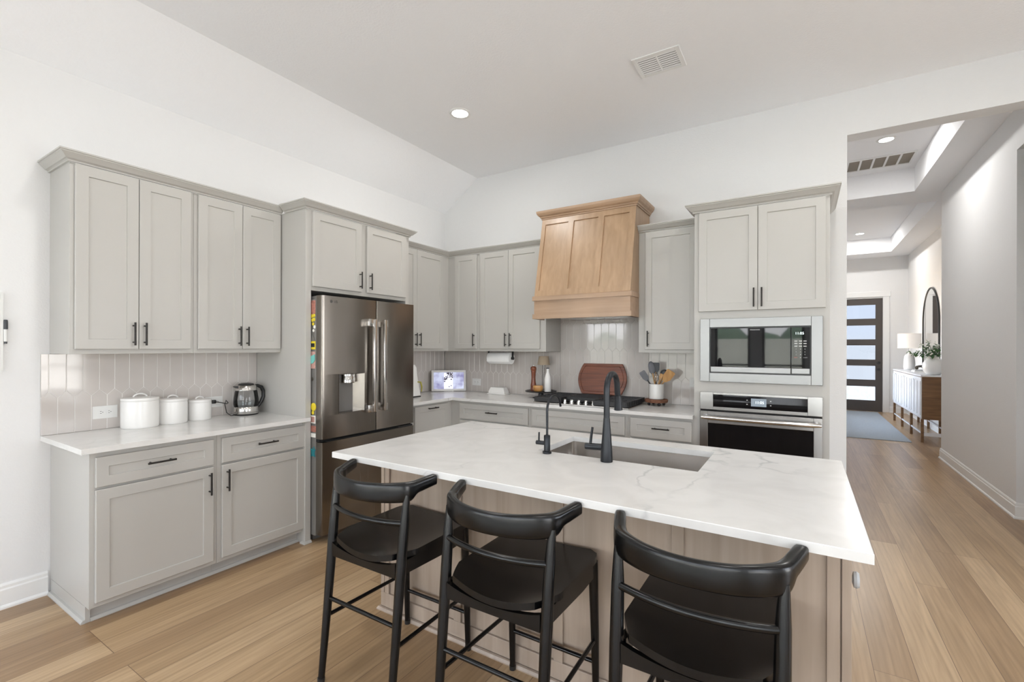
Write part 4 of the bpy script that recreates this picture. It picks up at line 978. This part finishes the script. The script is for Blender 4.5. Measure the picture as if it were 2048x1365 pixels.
# ------------------------------------------------------------------ wall outlets
def outlet(F, u, v, label, horiz=True, d=0.0105):
    t = thing('power_outlet', label, 'outlet', F(u, v, d)); o = Vector(F(u, v, d))
    G_ = lambda a, b, c: tuple(Vector(F(u + a, v + b, d + c)) - o)
    def bx(mb, a0, a1, b0, b1, c0, c1): return mb.loft([[G_(a0, b0, c), G_(a1, b0, c), G_(a1, b1, c), G_(a0, b1, c)] for c in (c0, c1)])
    W_, H_ = (.060, .0385) if horiz else (.0385, .060)
    bx(MB(), -W_, W_, -H_, H_, 0, .005).build('cover_plate', M['plastic'], t)
    s = MB(); k = MB()
    for sx in (-1, 1):
        c = (sx * .020, 0) if horiz else (0, sx * .020)
        bx(s, c[0] - .0155, c[0] + .0155, c[1] - .0155, c[1] + .0155, .005, .0068)
        for dx in (-.006, .006): bx(k, c[0] + (dx if not horiz else -.002) - (.0012 if not horiz else .004), c[0] + (dx if not horiz else -.002) + (.0012 if not horiz else .004), c[1] + (dx if horiz else .002) - (.0012 if horiz else .004), c[1] + (dx if horiz else .002) + (.0012 if horiz else .004), .0068, .0073)
        bx(k, c[0] + (.007 if horiz else 0) - .002, c[0] + (.007 if horiz else 0) + .002, c[1] - (0 if horiz else .009) - .002, c[1] - (0 if horiz else .009) + .002, .0068, .0073)
    s.build('socket', M['plastic'], t); k.build('slots', M['printdark'], t)
outlet(LW, -3.2445, 1.019, 'white outlet on the tiles left of the largest canister')
outlet(LW, -2.615, 1.020, 'white outlet behind the kettle cord, right of the smallest canister')
outlet(BW, 0.4915, 1.024, 'white outlet on the back tiles right of the photo frame')
outlet(BW, 2.895, 1.120, 'white outlet at the right end of the back tiles, beside the oven tower')

# ------------------------------------------------------------------ left counter: canisters and kettle
def canister(x, y, r, h, label):
    t = thing('canister', label, 'canister', (x, y, CT), 0, 'white canisters on the left counter')
    hb = h * 0.865
    MB().lathe([(0, 0), (r * .96, 0), (r * .99, .004), (r, .012), (r, hb - .004), (r * .99, hb), (0, hb)], (0, 0, 0), 44).build('jar', M['white'], t, 35)
    lid = MB().lathe([(0, hb + .0005), (r * .985, hb + .0005), (r * 1.005, hb + .004), (r * 1.005, hb + .014), (r * .985, hb + .019), (r * .5, hb + .024), (0, hb + .025)], (0, 0, 0), 44).build('lid', M['white'], t, 35)
    a = r * .36
    MB().tube([(-a * .35 * math.cos(p) * 0 , a * math.cos(p), hb + .022 + r * .22 * math.sin(p)) for p in [PI * i / 12 for i in range(13)]], .0055, 8).build('lid_handle', M['white'], lid, 60)
canister(0.112, -3.099, 0.098, 0.195, 'largest white ceramic canister, left of the three')
canister(0.099, -2.914, 0.084, 0.167, 'middle-sized white ceramic canister between the other two')
canister(0.086, -2.744, 0.072, 0.140, 'smallest white ceramic canister, nearest the kettle')
t = thing('electric_kettle', 'clear glass electric kettle with steel bands and a black handle', 'kettle', (0.118, -2.438, CT))
MB().lathe([(0, 0), (.080, 0), (.083, .004), (.083, .010), (0, .010)], (0, 0, 0), 40).build('power_base', M['blackp'], t, 40)
MB().lathe([(.082, .0105), (.083, .012), (.083, .020), (0, .0205)], (0, 0, 0), 40).build('base_ring', M['chrome'], t, 40)
MB().lathe([(0, .022), (.083, .022), (.084, .026), (.082, .058), (.079, .062), (0, .062)], (0, 0, 0), 40).build('steel_band', M['steel'], t, 40)
MB().lathe([(.0795, .0625), (.085, .085), (.083, .12), (.076, .17), (.071, .185)], (0, 0, 0), 40).build('glass_jug', M['clear'], t, 60)
MB().lathe([(0, .0630), (.078, .0630), (.0815, .085), (.0815, .100), (0, .100)], (0, 0, 0), 36).build('water', M['water'], t, 60)
MB().lathe([(.072, .183), (.0735, .185), (.068, .215), (.060, .222), (0, .222)], (0, 0, 0), 40).build('collar', M['steel'], t, 40)
MB().lathe([(0, .2225), (.055, .2225), (.050, .232), (.03, .238), (0, .239)], (0, 0, 0), 36).build('lid', M['blackp'], t, 40)
MB().loft([[(.014, -.060, .196), (-.014, -.060, .196), (-.014, -.062, .219), (.014, -.062, .219)], [(.004, -.094, .213), (-.004, -.094, .213), (-.004, -.095, .218), (.004, -.095, .218)]]).build('spout', M['blackp'], t)
MB().tube([(0, .062, .212), (0, .085, .214), (0, .115, .200), (0, .132, .165), (0, .132, .125), (0, .115, .085), (0, .088, .052), (0, .080, .042)], [.010, .012, .014, .0145, .014, .013, .011, .009], 12).build('handle', M['blackp'], t, 60)
cd = MB().tube([(-.106, -.186, .107), (-.085, -.178, .107), (-.06, -.15, .100), (-.05, -.115, .088), (-.062, -.098, .092), (-.075, -.108, .112), (-.05, -.128, .085), (.0, -.140, .03), (.02, -.120, .006), (.0, -.09, .005), (0, -.078, .006)], .0032, 8)
cd.box(-.107, -.085, -.196, -.170, .094, .120, .003); cd.build('power_cord', M['blackp'], t, 60)

# ------------------------------------------------------------------ island
IX0, IX1, IY0, IY1 = 1.735, 3.840, -2.891, -1.757
t = thing('kitchen_island', 'light maple panelled island base under the white quartz top', 'island', (2.78, -2.19, 0)); ox, oy = 2.78, -2.19
bx0, bx1, by0, by1 = 1.740 - ox, 3.815 - ox, -2.568 - oy, -1.80 - oy
b = MB().box(bx0 + .02, bx1 - .02, by0, by0 + .02, 0, .886).box(bx0, bx0 + .02, by0, by1, 0, .886).box(bx1 - .02, bx1, by0, by1, 0, .886).box(bx0 + .02, bx1 - .02, by1 - .02, by1, 0, .886).box(bx0 + .02, bx1 - .02, by0 + .02, by1 - .02, .05, .07)
b.build('carcass', M['maple_isl'], t)
for a, c in ((1.738, 1.762), (1.766, 1.798), (2.245, 2.288), (2.790, 2.832), (3.276, 3.320), (3.753, 3.788), (3.792, 3.817)):
    MB().box(a - ox, c - ox, by0 - .012, by0 - .0003, .095, .886, .0015).build('stile', M['maple_isl'], t)
MB().box(bx0 - .002, bx1 + .002, by0 - .012, by0 - .0003, .0195, .0945, .0015).build('bottom_rail', M['maple_isl'], t)
MB().box(bx0 + .06, bx1 - .025, by0 - .006, by0 - .0003, .80, .886).build('top_rail', M['maple_isl'], t)
MB().sweep([(bx0 - .003, by1), (bx0 - .003, by0 - .012), (bx1 + .003, by0 - .012), (bx1 + .003, by1)][::-1], [(-u, z) for u, z in shoe]).build('shoe_molding', M['maple_isl'], t)
MB().lathe([(0, 0), (.010, 0), (.010, .008), (.024, .012), (.026, .020), (.022, .027), (0, .029)], (bx1, -2.50 - oy, .683), 24, 'x').build('knob', M['greyknob'], t, 40)
# top with the sink cut-out
sx0, sx1, sy0, sy1 = 2.566, 3.320, -2.312, -1.888
tp = MB(); z0, z1 = .8865, .914
O = [(IX0, IY0), (IX1, IY0), (IX1, IY1), (IX0, IY1)]; I_ = [(sx0, sy0), (sx1, sy0), (sx1, sy1), (sx0, sy1)]
c = .002; Oi = [(IX0 + c, IY0 + c), (IX1 - c, IY0 + c), (IX1 - c, IY1 - c), (IX0 + c, IY1 - c)]
tp.loft([[(x, y, z0) for x, y in I_], [(x, y, z0) for x, y in O], [(x, y, z1 - c) for x, y in O], [(x, y, z1) for x, y in Oi], [(x, y, z1) for x, y in I_]], caps=False, closed=True)
tag(tp.build('countertop', M['quartz']), 'large white veined quartz island top with a sink cut-out', 'countertop')
# undermount sink
t = thing('kitchen_sink', 'undermount stainless steel sink set into the island top', 'sink', (2.943, -2.10, .67)); ox, oy, oz = 2.943, -2.10, .67
def rrect(x0, x1, y0, y1, z, r, n=5):
    p = []
    for cx_, cy_, a0 in ((x1 - r, y1 - r, 0), (x0 + r, y1 - r, PI / 2), (x0 + r, y0 + r, PI), (x1 - r, y0 + r, 3 * PI / 2)):
        for i in range(n + 1): a = a0 + PI / 2 * i / n; p.append((cx_ + r * math.cos(a) - ox, cy_ + r * math.sin(a) - oy, z - oz))
    return p
e_ = .012
MB().loft([rrect(sx0 - .03, sx1 + .03, sy0 - .03, sy1 + .03, .8855, .04), rrect(sx0 - e_, sx1 + e_, sy0 - e_, sy1 + e_, .8855, .03), rrect(sx0 - e_, sx1 + e_, sy0 - e_, sy1 + e_, .70, .03),
           rrect(sx0 + .004, sx1 - .004, sy0 + .004, sy1 - .004, .678, .03), rrect(sx0 + .1, sx1 - .1, sy0 + .1, sy1 - .1, .674, .03)], caps=False).mesh([p for p in rrect(sx0 + .1, sx1 - .1, sy0 + .1, sy1 - .1, .674, .03)], [tuple(range(24))]).build('basin', M['steel_sink'], t, 40)
MB().lathe([(0, 0), (.045, 0), (.045, .004), (.03, .002), (0, .001)], (0, .03, .0045), 24).build('drain', M['chrome'], t, 40)
# main faucet
t = thing('kitchen_faucet', 'tall dark gooseneck faucet with a side lever at the island sink', 'faucet', (2.939, -2.352, .9145))
MB().lathe([(0, 0), (.027, 0), (.0275, .004), (.0255, .05), (.020, .12), (.0155, .175), (.0145, .195), (0, .195)], (0, 0, 0), 28).build('faucet_body', M['faucet'], t, 40)
R_ = .070; pts = [(0, 0, .1955), (0, 0, .30)] + [(0, R_ - R_ * math.cos(a), .318 + R_ * 1.05 * math.sin(a)) for a in [PI * i / 16 for i in range(0, 15)]]
pts += [(0, R_ * 2.02, .300), (0, R_ * 2.10, .285)]
MB().tube(pts, .0135, 16).build('spout', M['faucet'], t, 60)
MB().tube([(0, R_ * 2.10, .2845), (0, R_ * 2.14, .27), (0, R_ * 2.24, .215)], [.0155, .0165, .0205], 18).build('spray_head', M['faucet'], t, 40)
lv = MB().tube([(-.018, 0, .062), (-.055, 0, .060), (-.100, 0, .058)], .0155, 16).build('lever_base', M['faucet'], t, 40)
MB().tube([(-.078, 0, .072), (-.074, 0, .105), (-.068, 0, .148)], [.0065, .006, .0055], 12).build('lever', M['faucet'], lv, 40)
# small filtered water tap
t = thing('water_tap', 'slim dark filtered-water tap left of the main faucet', 'tap', (2.637, -2.352, .9145))
MB().lathe([(0, 0), (.022, 0), (.022, .010), (.0155, .012), (.0155, .085), (.013, .088), (0, .088)], (0, 0, 0), 24).build('tap_body', M['faucet'], t, 40)
R_ = .073; pts = [(0, 0, .088), (0, 0, .19)] + [(0, R_ - R_ * math.cos(a), .205 + R_ * .93 * math.sin(a)) for a in [PI * i / 16 for i in range(0, 16)]] + [(0, R_ * 2.02, .212)]
MB().tube(pts, .0058, 12).build('spout', M['faucet'], t, 60)
lv = MB().tube([(-.012, 0, .048), (-.058, 0, .047)], .0105, 14).build('lever_base', M['faucet'], t, 40)
MB().tube([(-.045, 0, .054), (-.044, 0, .098)], .0042, 10).build('lever', M['faucet'], lv, 40)

# ------------------------------------------------------------------ bar stools
SY = -2.85
def make_stool(x, label):
    t = thing('bar_stool', label, 'bar stool', (x, SY, 0), 0, 'black bar stools at the island')
    # seat: saddle shaped board, wider to the front with rounded front corners
    nu, nv = 20, 20; top = []
    def hw(v):                      # half width along the depth
        y = -.205 + .460 * v
        w = .168 + (.214 - .168) * min(1, max(0, (y + .20) / .09)) ** .8 if y > -.20 else .168
        if v > .86: w -= .045 * (1 - math.sqrt(max(0, 1 - ((v - .86) / .14) ** 2)))
        return w
    def tz(u, v): return .612 - .028 * (1 - u * u) * (1 - .75 * v) + .003 * v
    g = MB(); V = []; F_ = []
    for lay in (0, 1):
        for j in range(nv + 1):
            v = j / nv
            for i in range(nu + 1):
                u = -1 + 2 * i / nu; w = hw(v); y = -.205 + .460 * v - .012 * (1 - u * u) * (1 - v)
                V.append((u * w, y, tz(u, v) - (.024 if lay else 0)))
    n1 = (nu + 1) * (nv + 1); idx = lambda l, i, j: l * n1 + j * (nu + 1) + i
    for j in range(nv):
        for i in range(nu):
            F_.append((idx(0, i, j), idx(0, i + 1, j), idx(0, i + 1, j + 1), idx(0, i, j + 1))); F_.append((idx(1, i, j + 1), idx(1, i + 1, j + 1), idx(1, i + 1, j), idx(1, i, j)))
    for i in range(nu):
        F_.append((idx(1, i, 0), idx(1, i + 1, 0), idx(0, i + 1, 0), idx(0, i, 0))); F_.append((idx(0, i, nv), idx(0, i + 1, nv), idx(1, i + 1, nv), idx(1, i, nv)))
    for j in range(nv):
        F_.append((idx(0, 0, j), idx(0, 0, j + 1), idx(1, 0, j + 1), idx(1, 0, j))); F_.append((idx(1, nu, j), idx(1, nu, j + 1), idx(0, nu, j + 1), idx(0, nu, j)))
    g.mesh(V, F_).build('seat', M['black_wood'], t, 50)
    B = M['black_wood']
    for s in (-1, 1):
        rp_ = [(s * .206, -.252, .008), (s * .207, -.222, .30), (s * .208, -.196, .58), (s * .210, -.180, .74), (s * .212, -.170, .845)]
        l = MB().tube(rp_, [.0135, .0175, .0205, .0185, .0125], 16).build('leg', B, t, 60)
        MB().lathe([(0, 0), (.0155, 0), (.0155, .018), (0, .018)], (s * .206, -.2525, 0), 14).build('foot_pad', M['blackp'], l, 40)
        fp = [(s * .196, .248, .008), (s * .194, .238, .30), (s * .192, .222, .586)]
        l = MB().tube(fp, [.0125, .0165, .0195], 16).build('leg', B, t, 60)
        MB().lathe([(0, 0), (.0145, 0), (.0145, .018), (0, .018)], (s * .196, .248, 0), 14).build('foot_pad', M['blackp'], l, 40)
        # side apron and side stretcher
        xa = s * .193
        MB().prism([(-.185, .530), (.10, .522), (.205, .528), (.205, .588), (.02, .586), (-.185, .582)], xa - .010, xa + .010, 'x').build('apron', B, t)
        MB().tube([(s * .2065, -.226, .268), (s * .1945, .240, .268)], .0085, 10).build('stretcher', B, t, 60)
    rear = [(-.190, .582)] + [(-.190 + .38 * i / 12, .580 - .026 * (1 - (2 * i / 12 - 1) ** 2)) for i in range(1, 12)] + [(.190, .582), (.190, .525), (-.190, .525)]
    MB().prism(rear, -.212, -.194, 'y').build('apron', B, t)
    MB().box(-.175, .175, .212, .230, .528, .588, .002).build('apron', B, t)
    MB().tube([(-.2065, -.219, .345), (.2065, -.219, .345)], .0085, 10).build('stretcher', B, t, 60)
    MB().tube([(-.194, .242, .176), (.194, .242, .176)], .0085, 10).build('stretcher', B, t, 60)
    MB().tube([(-.209 + .418 * i / 14, -.184 - .045 * (1 - (2 * i / 14 - 1) ** 2), .735) for i in range(15)], .0112, 12).build('back_spindle', B, t, 60)
    # bent back rail that ends in two forward horns
    st = [(-.247, -.050, .884, .0175, .0212), (-.241, -.070, .881, .0185, .0222), (-.231, -.102, .875, .0186, .0236), (-.222, -.128, .869, .0188, .0250), (-.213, -.148, .857, .0205, .0350), (-.200, -.172, .854, .0190, .0385), (-.165, -.205, .854, .0150, .0390), (-.115, -.234, .854, .0132, .0380), (-.06, -.250, .854, .0128, .0370), (0, -.256, .854, .0126, .0365)]
    st = st + [(-a, b_, c_, d_, e2) for a, b_, c_, d_, e2 in st[-2::-1]]
    # resample smoothly
    rings = []; nst = len(st)
    def cr(p0, p1, p2, p3, s): return tuple(0.5 * (2 * b1 + (c1 - a1) * s + (2 * a1 - 5 * b1 + 4 * c1 - d1) * s * s + (3 * b1 - a1 - 3 * c1 + d1) * s ** 3) for a1, b1, c1, d1 in zip(p0, p1, p2, p3))
    smp = []
    for i in range(nst - 1):
        for k in range(4): smp.append(cr(st[max(i - 1, 0)], st[i], st[i + 1], st[min(i + 2, nst - 1)], k / 4))
    smp.append(st[-1])
    cap0 = tuple(list(smp[0][:3]) + [.010, .012]); cap1 = tuple(list(smp[-1][:3]) + [.010, .012])
    smp = [(cap0[0], cap0[1] + .005, cap0[2], cap0[3], cap0[4])] + smp + [(cap1[0], cap1[1] + .005, cap1[2], cap1[3], cap1[4])]
    for i, (x_, y_, z_, th, h_) in enumerate(smp):
        a1 = smp[max(i - 1, 0)]; a2 = smp[min(i + 1, len(smp) - 1)]
        tv = Vector((a2[0] - a1[0], a2[1] - a1[1], 0)).normalized(); nv_ = Vector((-tv.y, tv.x, 0)); ring_ = []
        for k in range(16):
            a = 2 * PI * k / 16; ca, sa = math.cos(a), math.sin(a); e3 = .50
            ring_.append((x_ + nv_.x * th * math.copysign(abs(ca) ** e3, ca), y_ + nv_.y * th * math.copysign(abs(ca) ** e3, ca), z_ + h_ * math.copysign(abs(sa) ** e3, sa)))
        rings.append(ring_)
    MB().loft(rings).build('back_rail', B, t, 50)
    return t
s0 = make_stool(2.155, 'black wooden bar stool nearest the fridge, leftmost of the three')
for x, lab in ((2.795, 'black wooden bar stool in the middle of the three at the island'), (3.438, 'black wooden bar stool cut by the bottom edge, rightmost of the three')):
    r = s0.copy(); COL.objects.link(r); r.location = (x, SY, 0); r['label'] = lab
    for ch in list(s0.children):
        c_ = ch.copy(); COL.objects.link(c_); c_.parent = r
        for g_ in ch.children:
            d_ = g_.copy(); COL.objects.link(d_); d_.parent = c_

# ------------------------------------------------------------------ whiteboard and marker on the left wall
t = thing('whiteboard', 'white board on the left wall, cut by the left edge of the photo', 'whiteboard', (0.001, -4.05, 1.506))
MB().box(0, .010, -.362, .362, -.205, .205).build('board', M['whitematte'], t)
fb = MB()
for a in ((-.37, -.362, -.213, .213), (.362, .37, -.213, .213), (-.362, .362, .205, .213), (-.362, .362, -.213, -.205)): fb.box(0, .014, *a)
fb.build('frame', M['plastic'], t)
t = thing('dry_erase_marker', 'white marker with a black cap clipped upright at the whiteboard edge', 'marker', (0.014, -3.671, 1.440))
MB().lathe([(0, .012), (.0075, .012), (.008, .02), (.008, .078), (0, .078)], (0, 0, 0), 16).build('barrel', M['plastic'], t, 40)
MB().lathe([(0, .0785), (.009, .0785), (.009, .122), (.0075, .13), (0, .131)], (0, 0, 0), 16).build('cap', M['darksil'], t, 40)
MB().lathe([(0, 0), (.006, 0), (.0065, .0115), (0, .0115)], (0, 0, 0), 14).build('end_plug', M['darksil'], t, 40)
MB().box(-.013, -.0085, -.006, .006, .03, .07).build('clip', M['plastic'], t)

# ------------------------------------------------------------------ ceiling fixtures
def downlight(x, y, z, label, power, group):
    t = thing('recessed_light', label, 'ceiling light', (x, y, z), 0, group)
    MB().lathe([(.066, .0), (.068, -.006), (.088, -.004), (.092, 0)], (0, 0, 0), 40).build('trim_ring', M['trim'], t, 40)
    MB().lathe([(0, -.0035), (.0655, -.0035), (.0655, -.001), (0, -.001)], (0, 0, 0), 32).build('lens', M['lens'], t)
    area_light('downlight_glow', (0, 0, -.012), (0, 0, -1), .125, .125, power, (1.0, .985, .96), shape='DISK', parent=t)
    return t
downlight(1.252, -1.290, Z1, 'round recessed ceiling light above the kitchen corner', LAMP_K, 'recessed lights in the kitchen ceiling')
for x, y in ((1.70, -3.25), (3.9, -1.55), (4.0, -3.55), (1.7, -6.2), (4.2, -6.2), (6.4, -3.5), (6.4, -6.2)):  # first inferred from the crown's shadow; others added unseen to light the room
    downlight(x, y, Z1, 'round recessed ceiling light unseen outside the view, over the room', LAMP_K, 'recessed lights outside the view')
downlight(4.475, 2.290, TZ, 'recessed ceiling light in the hall, nearer one beside the grille', LAMP_H, 'recessed lights in the hall')
downlight(4.670, 7.490, TZ, 'farther recessed ceiling light, above the entry', LAMP_H * 1.3, 'recessed lights in the hall')
# supply register in the kitchen ceiling
t = thing('ceiling_vent', 'white louvred air register in the kitchen ceiling', 'vent', (2.848, -1.122, Z1))
a, b = .156, .126
fv = MB(); f0 = .030
for x0, x1, y0, y1 in ((-a, -a + f0, -b, b), (a - f0, a, -b, b), (-a + f0, a - f0, -b, -b + f0), (-a + f0, a - f0, b - f0, b), (-.006, .006, -b + f0, b - f0)): fv.box(x0, x1, y0, y1, -.008, -.0005, .002)
fv.build('frame', M['trim'], t)
MB().box(-a + .02, a - .02, -b + .02, b - .02, -.0016, -.0004).build('duct_shade', M['dark'], t)  # flat black sheet paints the shade seen between the louvres
for i in range(8):
    y = -b + f0 + (2 * b - 2 * f0) * (i + .5) / 8
    for x0, x1 in ((-a + f0, -.006), (.006, a - f0)):
        MB().prism([(y - .0070, -.0024), (y - .0055, -.0024), (y + .0035, -.0078), (y + .0020, -.0078)], x0, x1, 'x').build('louvre', M['trim'], t)
# return grille in the hall tray
t = thing('return_grille', 'long return-air grille with grey filter in the hall ceiling', 'vent', (4.43, 3.055, TZ))
a, b = .405, .225; fv = MB()
fv.box(-a, a, -b, -b + .03, -.010, -.0005).box(-a, a, b - .03, b, -.010, -.0005)
for i in range(7):
    x = -a + (2 * a - .022) * i / 6; fv.box(x, x + .022, -b + .03, b - .03, -.010, -.0005)
fv.build('frame', M['trim'], t)
MB().box(-a + .01, a - .01, -b + .01, b - .01, -.003, -.0006).build('filter', M['filter'], t)

# ------------------------------------------------------------------ hall furniture
tag(MB().box(3.75, 5.087, 4.80, 8.66, 0.0, .011, .003).build('area_rug', M['rug']), 'grey-blue rug on the hall floor before the front door', 'rug')
t = thing('console_table', 'wooden console with pale fluted doors along the hall wall', 'console table', (5.40, 6.17, 0)); ox, oy = 5.40, 6.17
cx0, cx1, cy0, cy1 = 5.205 - ox, 5.60 - ox, 4.90 - oy, 7.44 - oy
MB().box(cx0 + .012, cx1, cy0, cy1, .35, .995, .003).build('case', M['console'], t)
MB().box(cx0 - .004, cx1, cy0 - .004, cy1 + .004, .9955, 1.018, .002).build('top', M['consolewhite'], t)
nd = 3; dw = (cy1 - cy0) / nd
for i in range(nd):
    y0 = cy0 + dw * i + .008; y1 = y0 + dw - .016
    dm = MB().box(cx0, cx0 + .0115, y0, y1, .365, .985, .002)
    for k in range(4):
        yy = y0 + .06 + (y1 - y0 - .12) * k / 3; dm.box(cx0 - .010, cx0, yy - .045, yy + .045, .41, .93, .008)
    dd = dm.build('door', M['consolewhite'], t)
    MB().box(cx0 - .022, cx0 - .0105, (y0 + y1) / 2 - .06, (y0 + y1) / 2 + .06, .935, .947, .002).build('handle', M['chrome'], dd)
for i in range(nd + 1):
    y = cy0 + (cy1 - cy0 - .035) * i / nd
    for x in (cx0, cx1 - .035): MB().box(x, x + .035, y, y + .035, 0, .3495, .002).build('leg', M['console'], t)
MB().box(cx0 + .008, cx0 + .026, cy0 + .036, cy1 - .036, .13, .15).box(cx1 - .03, cx1 - .012, cy0 + .036, cy1 - .036, .13, .15).box(cx0 + .036, cx1 - .036, cy0 + .004, cy0 + .03, .10, .15).build('stretcher', M['consolewhite'], t)
CZ = 1.0185
t = thing('table_lamp', 'white ceramic table lamp lit on the hall console', 'lamp', (5.40, 7.12, CZ))
MB().lathe([(0, 0), (.075, 0), (.080, .006), (.088, .05), (.085, .16), (.075, .25), (.060, .285), (.030, .30), (.022, .325), (.016, .36), (0, .36)], (0, 0, 0), 32).build('base', M['white'], t, 40)
MB().lathe([(.175, .41), (.175, .685), (.173, .685), (.173, .41)], (0, 0, 0), 40).build('lamp_shade', M['lampshade'], t, 40)
MB().tube([(0, 0, .36), (0, 0, .55)], .006, 8).tube([(-.172, 0, .55), (.172, 0, .55)], .002, 6).build('stem', M['chrome'], t)
bl = bpy.data.lights.new('lamp_bulb', 'POINT'); bl.energy = 9; bl.color = (1, .86, .70); bl.shadow_soft_size = .04
bo = bpy.data.objects.new('lamp_bulb', bl); COL.objects.link(bo); bo.parent = t; bo.location = (0, 0, .58)
t = thing('flower_vase', 'round pale vase with white flowers and green leaves on the console', 'vase', (5.395, 5.18, CZ))
MB().lathe([(0, 0), (.075, 0), (.085, .006), (.120, .06), (.133, .12), (.125, .18), (.095, .23), (.070, .252), (.066, .268), (.074, .275), (.062, .272), (.06, .25), (0, .22)], (0, 0, 0), 36).build('vase', M['white'], t, 40)
lf, pt, sm = MB(), MB(), MB(); rf = random.Random(11)
for i in range(26):
    a = rf.uniform(0, 2 * PI); el = rf.uniform(.15, 1.3); L = rf.uniform(.14, .31)
    if i < 3: a, el, L = PI * .98 + i * .12, .22, .36
    d_ = Vector((math.cos(a) * math.cos(el) * .8, math.sin(a) * math.cos(el) * .8, math.sin(el))); p0 = Vector((0, 0, .25))
    sm.tube([p0, p0 + d_ * L * .5 + Vector((0, 0, .03)), p0 + d_ * L], .002, 6)
    for k in range(9):
        s = rf.uniform(.35, 1.02); c_ = p0 + d_ * L * s + Vector((rf.uniform(-.03, .03), rf.uniform(-.03, .03), rf.uniform(-.02, .03)))
        q_ = Matrix.Translation(c_) @ Matrix.Rotation(rf.uniform(0, 6), 4, 'Z') @ Matrix.Rotation(rf.uniform(-1, 1), 4, 'X')
        w_ = rf.uniform(.010, .018); l_ = w_ * 2.4
        v_ = [(0, -l_, 0), (w_, -l_ * .2, .004), (w_ * .7, l_ * .5, .003), (0, l_, -.003), (-w_ * .7, l_ * .5, .003), (-w_, -l_ * .2, .004)]
        lf.mesh([tuple(q_ @ Vector(p)) for p in v_], [(0, 1, 2, 3, 4, 5)])
    if i % 3 and i > 2:
        for k in range(3):
            c_ = p0 + d_ * L * rf.uniform(.7, 1.08) + Vector((rf.uniform(-.03, .03), rf.uniform(-.03, .03), rf.uniform(0, .03)))
            MB().ball(tuple(c_), rf.uniform(.011, .017), None, .010, 8, 5).build('flower', M['petal'], t, 60)
sm.build('stem', M['leaf'], t); lf.build('leaves', M['leaf'], t)
bk = thing('book_stack', 'two pale books lying flat on the hall console', 'books', (5.40, 6.15, CZ))
MB().box(-.10, .10, -.14, .14, 0, .022, .002).build('book', M['whitematte'], bk); MB().box(-.09, .09, -.13, .12, .0225, .040, .002).build('book', M['greyknob'], bk)
rk = MB()
for i in range(9):
    a = PI * i / 8; rk.ball((math.cos(a) * .055, 0.02 * math.sin(3 * a), .022 + .038 * math.sin(a)), .024, .026, .020, 10, 7)
o = rk.build('stone_ornament', M['stone'], None, 60, (5.40, 6.13, CZ + .0405)); o.rotation_euler = (0, 0, .3); tag(o, 'dark lumpy stone ornament on the books between lamp and vase', 'ornament')
# arched mirror
t = thing('wall_mirror', 'tall arched mirror with a thin black frame above the console', 'mirror', (5.626, 6.62, 0))
arch = lambda r, zb: [(-r, zb)] + [(-r * math.cos(PI * i / 24), 1.89 + r * math.sin(PI * i / 24)) for i in range(25)] + [(r, zb)]
MB().prism(arch(.60, 1.14), -.012, -.004, 'x').build('glass', M['mirror'], t)
ri, ro = arch(.60, 1.14), arch(.622, 1.118)
MB().loft([[(x, y, z) for y, z in p] for x, p in ((0, ri), (0, ro), (-.022, ro), (-.022, ri))], caps=False, closed=True).build('frame', M['black_metal'], t, 40)
